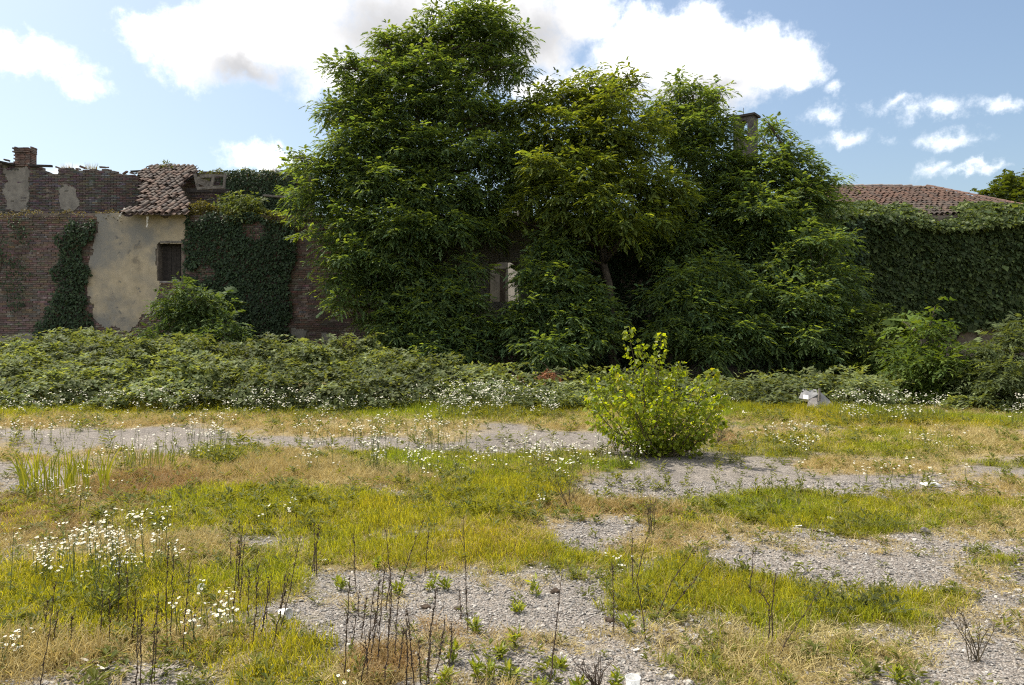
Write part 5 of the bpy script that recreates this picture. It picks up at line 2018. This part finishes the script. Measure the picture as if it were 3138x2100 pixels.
bushy_weed('twiggy_weed', 'brown twiggy weed on the golden grass right of centre', (1303, 1166), 95, 100, 12, M_twig)
bushy_weed('twiggy_weed', 'thin brown twiggy weed above the right green patch', (1487, 1228), 105, 40, 7, M_twig)
bushy_weed('twiggy_weed', 'faint dry twiggy weed at the right edge of the foreground', (2235, 1510), 130, 130, 9, M_twig)
bushy_weed('twiggy_weed', 'dry bare twigs at the left foot of the poplar bush', (1412, 1032), 55, 70, 8, M_twig)
bushy_weed('twiggy_weed', 'grey tangle of fine twigs on the gravel at the bottom edge right of centre', (1365, 1580), 75, 120, 16, M_stalk)
bushy_weed('twiggy_weed', 'reddish dry weeds under the right side of the poplar bush', (1640, 1010), 45, 110, 22, M_twig)
for (b, h, w, n_, lab) in [((1690, 1128), 55, 16, 2, 'thin upright weed, second from the left in the row along the right-hand gravel'), ((1732, 1135), 62, 14, 2, 'thin upright weed, third from the left in the row along the right-hand gravel'),
                           ((1757, 1128), 55, 24, 3, 'three-stemmed upright weed in the middle of the row along the right-hand gravel'), ((1832, 1132), 70, 26, 4, 'tallest leafy weed of the row along the right-hand gravel'),
                           ((1880, 1140), 60, 18, 2, 'thin upright weed, last on the right of the row along the right-hand gravel'), ((1525, 1105), 30, 26, 4, 'small bushy weed on the bare gravel in front of the poplar bush'),
                           ((1572, 1102), 30, 14, 2, 'slim small weed on the bare gravel, right of the bushy one before the poplar'), ((1705, 1320), 48, 26, 4, 'upright weed on the back rim of the right green patch'),
                           ((1805, 1132), 45, 20, 3, 'upright weed just left of the tallest one along the right-hand gravel'), ((2110, 1110), 40, 20, 3, 'leafy weed standing beside the white foam board'),
                           ((1640, 1128), 40, 14, 2, 'leftmost thin weed of the row along the right-hand gravel'), ((2300, 1090), 26, 30, 4, 'low leafy weed on the gravel at the right edge of the yard')]:
    bushy_weed('leafy_weed', lab, b, h, w, n_, M_stem, 'leafy weeds on the right-hand gravel', 14, lsize=.045)
for (b, h, lab) in [((1223, 1362), 42, 'bright green sprout standing alone on the wide central gravel'), ((1092, 1566), 52, 'tallest green sprout at the bottom edge below the tall straight stalk'),
                    ((1121, 1560), 40, 'green sprout at the bottom edge, just right of the tallest sprout'), ((1163, 1566), 34, 'green sprout at the bottom edge, second to the right of the tallest sprout'),
                    ((1035, 1520), 48, 'slim green sprout right of the thick bunch of dead stalks'), ((1092, 1450), 34, 'green sprout at the foot of the tall straight dead stalk'),
                    ((1183, 1480), 40, 'green sprout in the brown dry grass right of the tall straight stalk'), ((1015, 1575), 34, 'green sprout at the bottom edge beside the dead stalk bunch'),
                    ((1144, 1508), 18, 'tiny green sprout above the row of sprouts at the bottom edge'), ((1407, 1572), 48, 'green sprout at the bottom edge left of the clear cup'),
                    ((1279, 1525), 18, 'tiny green sprout right of the slender stalk at the bottom'), ((986, 1352), 30, 'green sprout on the gravel behind the dead stalk bunch, left of two'),
                    ((1021, 1352), 30, 'green sprout on the gravel behind the dead stalk bunch, right of two'), ((776, 1352), 28, 'green sprout at the left rim of the central gravel'),
                    ((915, 1362), 34, 'green sprout at the base of the long leaning dead stalk'), ((2050, 1560), 42, 'green sprout at the bottom right on the pale gravel'),
                    ((1438, 1445), 44, 'green sprout by the left rim of the right green patch'), ((1330, 1575), 26, 'small green sprout beside the grey twig tangle'),
                    ((1240, 1575), 22, 'small green sprout left of the slender stalk at the bottom edge'), ((860, 1300), 26, 'small green sprout just left of the green patch at the centre'),
                    ((1180, 1400), 20, 'tiny green sprout on the gravel right of the tall straight stalk'), ((1580, 1168), 36, 'green sprout next to the curled bark peel')]:
    bushy_weed('weed_sprout', lab, b, h, 26, 3, M_stem, 'green sprouts in the gravel', 12, lc=((.14, .19, .02), (.27, .28, .03)), lsize=.055)
bushy_weed('leafy_weed', 'dense tall green weed below the foreground fleabane', (240, 1405), 110, 190, 26, M_stem, None, 16, lsize=.055)
bushy_weed('leafy_weed', 'bushy dark green weed tuft behind the golden grass at left', (515, 1065), 50, 120, 26, M_stem, None, 18, lsize=.06)
bushy_weed('leafy_weed', 'low dark weed mat on the right rim of the right green patch', (1960, 1392), 42, 260, 46, M_stem, None, 16, lc=((.05, .065, .025), (.11, .12, .04)), lsize=.04)
bushy_weed('leafy_weed', 'low weed mat on the rubble below the right green strip', (2005, 1208), 32, 190, 36, M_stem, None, 14, lc=((.08, .1, .02), (.17, .17, .03)), lsize=.045)


# ---- broad-leaved reeds
def reeds(label, px0, px1, py, hpx, nb_, wid, lo, hi):
    x0, y0 = G((px0 + px1) / 2, py)
    root = tag(empty('reed_clump', (x0, y0, gz(x0, y0))), label, 'reeds')
    for i in range(nb_):
        bx_, yy = G(random.uniform(px0, px1), py + random.uniform(-14, 14))
        h = hpx / F * yy * random.uniform(.5, 1.0)
        a = random.uniform(0, 6.283)
        ln = h * random.uniform(.08, .5)
        d_ = Vector((math.cos(a), math.sin(a) * .6, 0))
        f = Vector((math.cos(random.uniform(-.7, .7)), random.uniform(-.5, .5), 0)).normalized()
        w = wid * random.uniform(.6, 1.2)
        V_, F_ = [], []
        for k_ in range(6):
            t = k_ / 5
            bend = t ** 2.2
            p = Vector((bx_, yy, gz(bx_, yy) - .01)) + d_ * ln * bend + Vector((0, 0, h * (t - .25 * bend * (ln / h))))
            ww = w * (.55 + .9 * t - 1.45 * t ** 3) / 2 if k_ < 5 else 0.0005
            V_ += [p - f * ww, p + f * ww + Vector((0, .15 * ww, 0))]
        F_ = [(2 * k_, 2 * k_ + 1, 2 * k_ + 3, 2 * k_ + 2) for k_ in range(5)]
        m_ = MB()
        k_ = random.random()
        m_.tint = tuple(lo[j] * (1 - k_) + hi[j] * k_ for j in range(3))
        m_.add(V_, F_)
        m_.build('leaf', M_plant, root)
    return root


reeds('clump of upright broad-bladed reeds at the left of the yard', 45, 245, 1128, 128, 105, .017, (.13, .16, .018), (.25, .25, .03))
reeds('smaller drooping pale reeds right of the upright clump', 290, 400, 1065, 60, 60, .014, (.13, .16, .04), (.22, .23, .06))


# ================================================================== LITTER AND RUBBLE
def at_ground(px, py, dz=0.0):
    x_, y_ = G(px, py)
    return Vector((x_, y_, gz(x_, y_) + dz))


c = at_ground(650, 1424, .030)
cup = tag(empty('plastic_cup', c), 'white ribbed plastic cup lying on its side on the gravel', 'cup')
rt = Euler((0, math.radians(86), math.radians(-28))).to_matrix()
m_ = MB()
m_.lathe([(.0, .0), (.021, .0), (.0225, .004), (.030, .062), (.0285, .062), (.0215, .006), (.0, .005)], 32, c - rt @ Vector((0, 0, .031)), rt, ripple=.018)
m_.build('body', M_white, cup)
m_ = MB()
m_.lathe([(.0302, .060), (.0328, .061), (.0335, .0635), (.0322, .0655), (.0295, .065)], 32, c - rt @ Vector((0, 0, .031)), rt)
m_.build('rim', M_white, cup, True)

c = at_ground(1448, 1590, .0)
cup = tag(empty('clear_cup', c), 'clear plastic cup standing on the gravel at the bottom edge', 'cup')
m_ = MB()
m_.lathe([(.0, .002), (.024, .002), (.026, .01), (.033, .085), (.0325, .085), (.0254, .011), (.0, .004)], 28, c)
m_.build('body', M_clear, cup, True)
m_ = MB()
m_.lathe([(.033, .083), (.0355, .084), (.036, .087), (.0345, .0885), (.0325, .087)], 28, c)
m_.build('rim', M_clear, cup, True)

c = at_ground(461, 1360, .045)
m_ = MB()
rt = Euler((math.radians(78), 0, math.radians(20))).to_matrix()
m_.lathe([(.0, .004), (.019, .003), (.022, .0), (.0255, .001), (.0262, -.002), (.024, -.0025), (.0, .0025)], 28, c, rt)
tag(m_.build('plastic_disc', M_clear, None, True), 'round clear plastic lid caught in the grass above the fleabane bunch', 'lid')

c = at_ground(2130, 1114, .025)
m_ = MB()
rt = Euler((.05, .06, .12)).to_matrix()
m_.box(c, (.17, .09, .018), rt, jit=.004)
m_.box(c + Vector((.02, .01, .013)), (.12, .06, .008), rt, jit=.004)
tag(m_.build('foam_board', M_white), 'white foam board lying on the gravel at right', 'board')


def scrap(name, label, px, py, L, W, mat, cat, rz=0.0, curl=.3, group=None, n_=6):
    c_ = at_ground(px, py, .006)
    V_, F_ = [], []
    rr = Euler((random.uniform(-.15, .15), random.uniform(-.15, .15), rz)).to_matrix()
    for top in (0, 1):
        for i in range(n_):
            for j in range(3):
                u, v = i / (n_ - 1) - .5, j / 2 - .5
                w_ = W * (1 - .5 * abs(u) + random.uniform(-.12, .12))
                V_.append(c_ + rr @ Vector((u * L + random.uniform(-.06, .06) * L * .3, v * w_, curl * L * (u * u + .5 * v * v) + random.uniform(0, .08) * L * .4 + .0025 * top)))
    b_ = n_ * 3
    for i in range(n_ - 1):
        for j in range(2):
            a_ = i * 3 + j
            F_.append((a_, a_ + 1, a_ + 4, a_ + 3))
            F_.append((b_ + a_ + 3, b_ + a_ + 4, b_ + a_ + 1, b_ + a_))
    per = [(i * 3, i * 3 + 3) for i in range(n_ - 1)] + [(i * 3 + 2, i * 3 + 5) for i in range(n_ - 1)]
    for (p, q) in per:
        F_.append((p, q, b_ + q, b_ + p))
    for e in (0, (n_ - 1) * 3):
        for j in range(2):
            F_.append((e + j, e + j + 1, b_ + e + j + 1, b_ + e + j))
    m__ = MB()
    m__.add(V_, F_)
    return tag(m__.build(name, mat), label, cat, group)


scrap('crumpled_plastic', 'long crumpled white plastic strip in the dry grass at lower left', 210, 1524, .11, .028, M_dirtywhite, 'litter', .1, .25)
scrap('crumpled_plastic', 'crumpled white plastic lump just below the long strip', 235, 1541, .05, .05, M_dirtywhite, 'litter', .5, .9)
scrap('paper_scrap', 'small white scrap at the edge of the gravel left of centre', 740, 1281, .055, .02, M_white, 'litter', .3, .3)
scrap('paper_scrap', 'white shard on the gravel below the right green strip, the upper one', 1824, 1208, .075, .035, M_white, 'litter', -.5, .15)
scrap('paper_scrap', 'white shard on the gravel below the right green strip, beside the stick', 1875, 1218, .06, .035, M_white, 'litter', .1, .12)
scrap('paper_scrap', 'pale scrap in the dry grass right of the lone leaning stalk', 1905, 1452, .045, .02, M_dirtywhite, 'litter', .2, .2)
scrap('bark_peel', 'curled tan bark peel on the dry grass', 1574, 1188, .08, .03, M_wood, 'bark', 1.0, .5)
scrap('paper_scrap', 'white scrap near the grey twig tangle at lower right', 1455, 1488, .04, .02, M_dirtywhite, 'litter', .7, .3)
m_ = MB()
a, b = at_ground(1855, 1219, .012), at_ground(1900, 1226, .012)
m_.tube([a, a.lerp(b, .5) + Vector((0, .01, .004)), b], [.008, .007, .005], 6)
tag(m_.build('stick', M_stalk), 'dark stick lying on the gravel below the white shards', 'stick')


def rock(name, label, px, py, r, mat, cat, group=None, flat=.6):
    bm = bmesh.new()
    bmesh.ops.create_icosphere(bm, subdivisions=2, radius=r)
    s_ = random.random() * 50
    for v in bm.verts:
        d_ = v.co.normalized()
        k_ = 1 + .35 * math.sin(d_.x * 3.1 + s_) * math.cos(d_.y * 2.7 + s_ * 1.3) + random.uniform(-.08, .08)
        v.co *= k_
        v.co.z *= flat
    me_ = bpy.data.meshes.new(name)
    bm.to_mesh(me_)
    bm.free()
    me_.materials.append(mat)
    o_ = link(name, me_, None, at_ground(px, py, r * flat * .5))
    return tag(o_, label, cat, group)


for (px, py, r, lab) in ((1121, 1311, .022, 'dark clod at the back rim of the central gravel'), (1330, 1317, .022, 'dark clod near the back right corner of the central gravel'), (1046, 1396, .022, 'dark clod right beside the short dead stub'),
                         (974, 1393, .026, 'dark clod behind the right side of the dead stalk bunch'), (1270, 1353, .03, 'dark clod right of the lone sprout on the central gravel'), (1395, 1420, .028, 'dark clod at the left foot of the right green patch'),
                         (835, 1265, .018, 'small dark clod between two green patches left of centre'), (1530, 1465, .03, 'dark clod below the kinked dead stalk')):
    rock('dirt_clod', lab, px, py, r, M_stalk, 'clod', 'dark clods on the gravel', .5)
for (px, py, r, lab) in ((1532, 1548, .022, 'pale stone at the bottom edge right of the clear cup, left of two'), (1576, 1563, .024, 'pale stone at the bottom edge right of the clear cup, right of two'), (1460, 1543, .014, 'small pale stone just above the clear cup'),
                         (1128, 1510, .014, 'small pale stone above the row of sprouts'), (2330, 1357, .02, 'pale stone at the right edge of the yard'), (2040, 1196, .024, 'pale stone in the weed mat below the right green strip'),
                         (2280, 1195, .02, 'pale stone at the far right end of the right green strip'), (1900, 1192, .03, 'largest pale stone, above the white shards'), (1590, 1460, .014, 'small pale stone in front of the right green patch')):
    rock('pale_stone', lab, px, py, r, M_palestone, 'stone', 'larger pale stones', .65)
rock('brick_lump', 'tan lump of broken masonry at the right of the yard', 2116, 1222, .04, M_wood, 'rubble', None, .8)

# grey dumped panels under the right-hand trees
c = at_ground(1862, 938)
rub = tag(empty('dumped_panels', c), 'dumped grey panels and a white box at the foot of the right-hand trees', 'rubble')
Yr = c.y


def panel(pts, mat, nm, t=.03):
    p = [P(a, b, Yr + dy) for (a, b, dy) in pts]
    nrm2 = (p[1] - p[0]).cross(p[2] - p[0]).normalized() * t
    m__ = MB()
    k_ = len(p)
    m__.add(p + [q + nrm2 for q in p], [tuple(range(k_))[::-1], tuple(range(k_, 2 * k_))] + [(i, (i + 1) % k_, k_ + (i + 1) % k_, k_ + i) for i in range(k_)])
    return m__.build(nm, mat, rub)


panel([(1866, 936, .0), (1910, 934, .15), (1898, 920, .3), (1872, 896, .35)], M_grey, 'panel')
panel([(1828, 914, .35), (1850, 918, .15), (1872, 906, .25), (1868, 894, .55), (1838, 893, .6)], M_grey, 'panel')
panel([(1846, 934, .05), (1872, 938, .0), (1868, 912, .2), (1850, 914, .2)], M_concrete, 'panel')
panel([(1871, 918, .1), (1876, 918, .12), (1875, 890, .2), (1872, 890, .2)], M_wood, 'post')
panel([(1838, 918, .05), (1850, 920, .0), (1850, 911, .05), (1839, 909, .1)], M_white, 'box', .1)

# brown heap of cut branches under the young locust


def heap(label, px, py, wpx, hpx, Y, n_):
    x0_ = WX(px, Y)
    root = tag(empty('brush_heap', (x0_, Y, gz(x0_, Y))), label, 'brush heap')
    w_, h_ = wpx / F * Y / 2, WZ(py - hpx, Y)
    O_ = np.stack([R.normal(0, w_ * .5, n_), R.normal(0, .25, n_), R.random(n_)], -1)
    top_ = h_ * np.clip(1 - (O_[:, 0] / (w_ * 1.2)) ** 2, .1, 1)
    O_[:, 2] = (.15 + .85 * np.sqrt(O_[:, 2])) * top_
    O_ += np.array([x0_, Y, 0])
    tri_ = diamonds(O_, rand_dirs(n_), rand_dirs(n_), .09 * R.uniform(.5, 1.2, n_), .05 * R.uniform(.5, 1.2, n_))
    soup('dead_leaves', [tri_], [leaf_cols(n_, (.17, .075, .04), (.30, .15, .085))], M_dead, root)['kind'] = 'stuff'
    m__ = MB()
    for _ in range(26):
        a_ = Vector((x0_ + random.gauss(0, w_ * .5), Y + random.gauss(0, .2), random.uniform(0, h_)))
        v_ = Vector((random.gauss(0, 1), random.gauss(0, .5), random.gauss(0, .4))).normalized() * random.uniform(.2, .5)
        m__.tube([a_, a_ + v_ * .5 + Vector((0, 0, .03)), a_ + v_], [.011, .009, .005], 4)
    m__.build('branches', M_twig, root)['kind'] = 'stuff'


heap('rust-brown heap of cut branches under the round young locust', 1255, 868, 75, 18, 17.9, 700)
heap('smaller brown heap of dead branches left of the rust-brown one', 1185, 880, 50, 16, 17.7, 400)

# wispy dry grass on the broken wall crests
for (lab, px0, px1, pyb, hp, Y, n_) in (('wispy dry grass on the broken rear wall, tuft nearer the chimney', 142, 168, 386, 16, YS + .1, 40), ('wispy dry grass tuft on the middle of the rear wall crest', 196, 222, 388, 20, YS + .1, 46),
                                        ('dry grass tuft on the ridge near the tallest tree', 600, 640, 394, 16, YS + .1, 50)):
    m_ = MB()
    for i in range(n_):
        b0 = P(random.uniform(px0, px1), pyb, Y)
        tp = b0 + Vector((random.gauss(0, .09), random.gauss(0, .08), random.uniform(.3, 1) * hp / F * Y))
        m_.tint = tuple(q * random.uniform(.7, 1.2) for q in (.20, .16, .09))
        s_ = Vector((.008, 0, 0))
        m_.add([b0 - s_, b0 + s_, tp], [(0, 1, 2)])
    tag(m_.build('grass_tuft', M_plant), lab, 'grass')
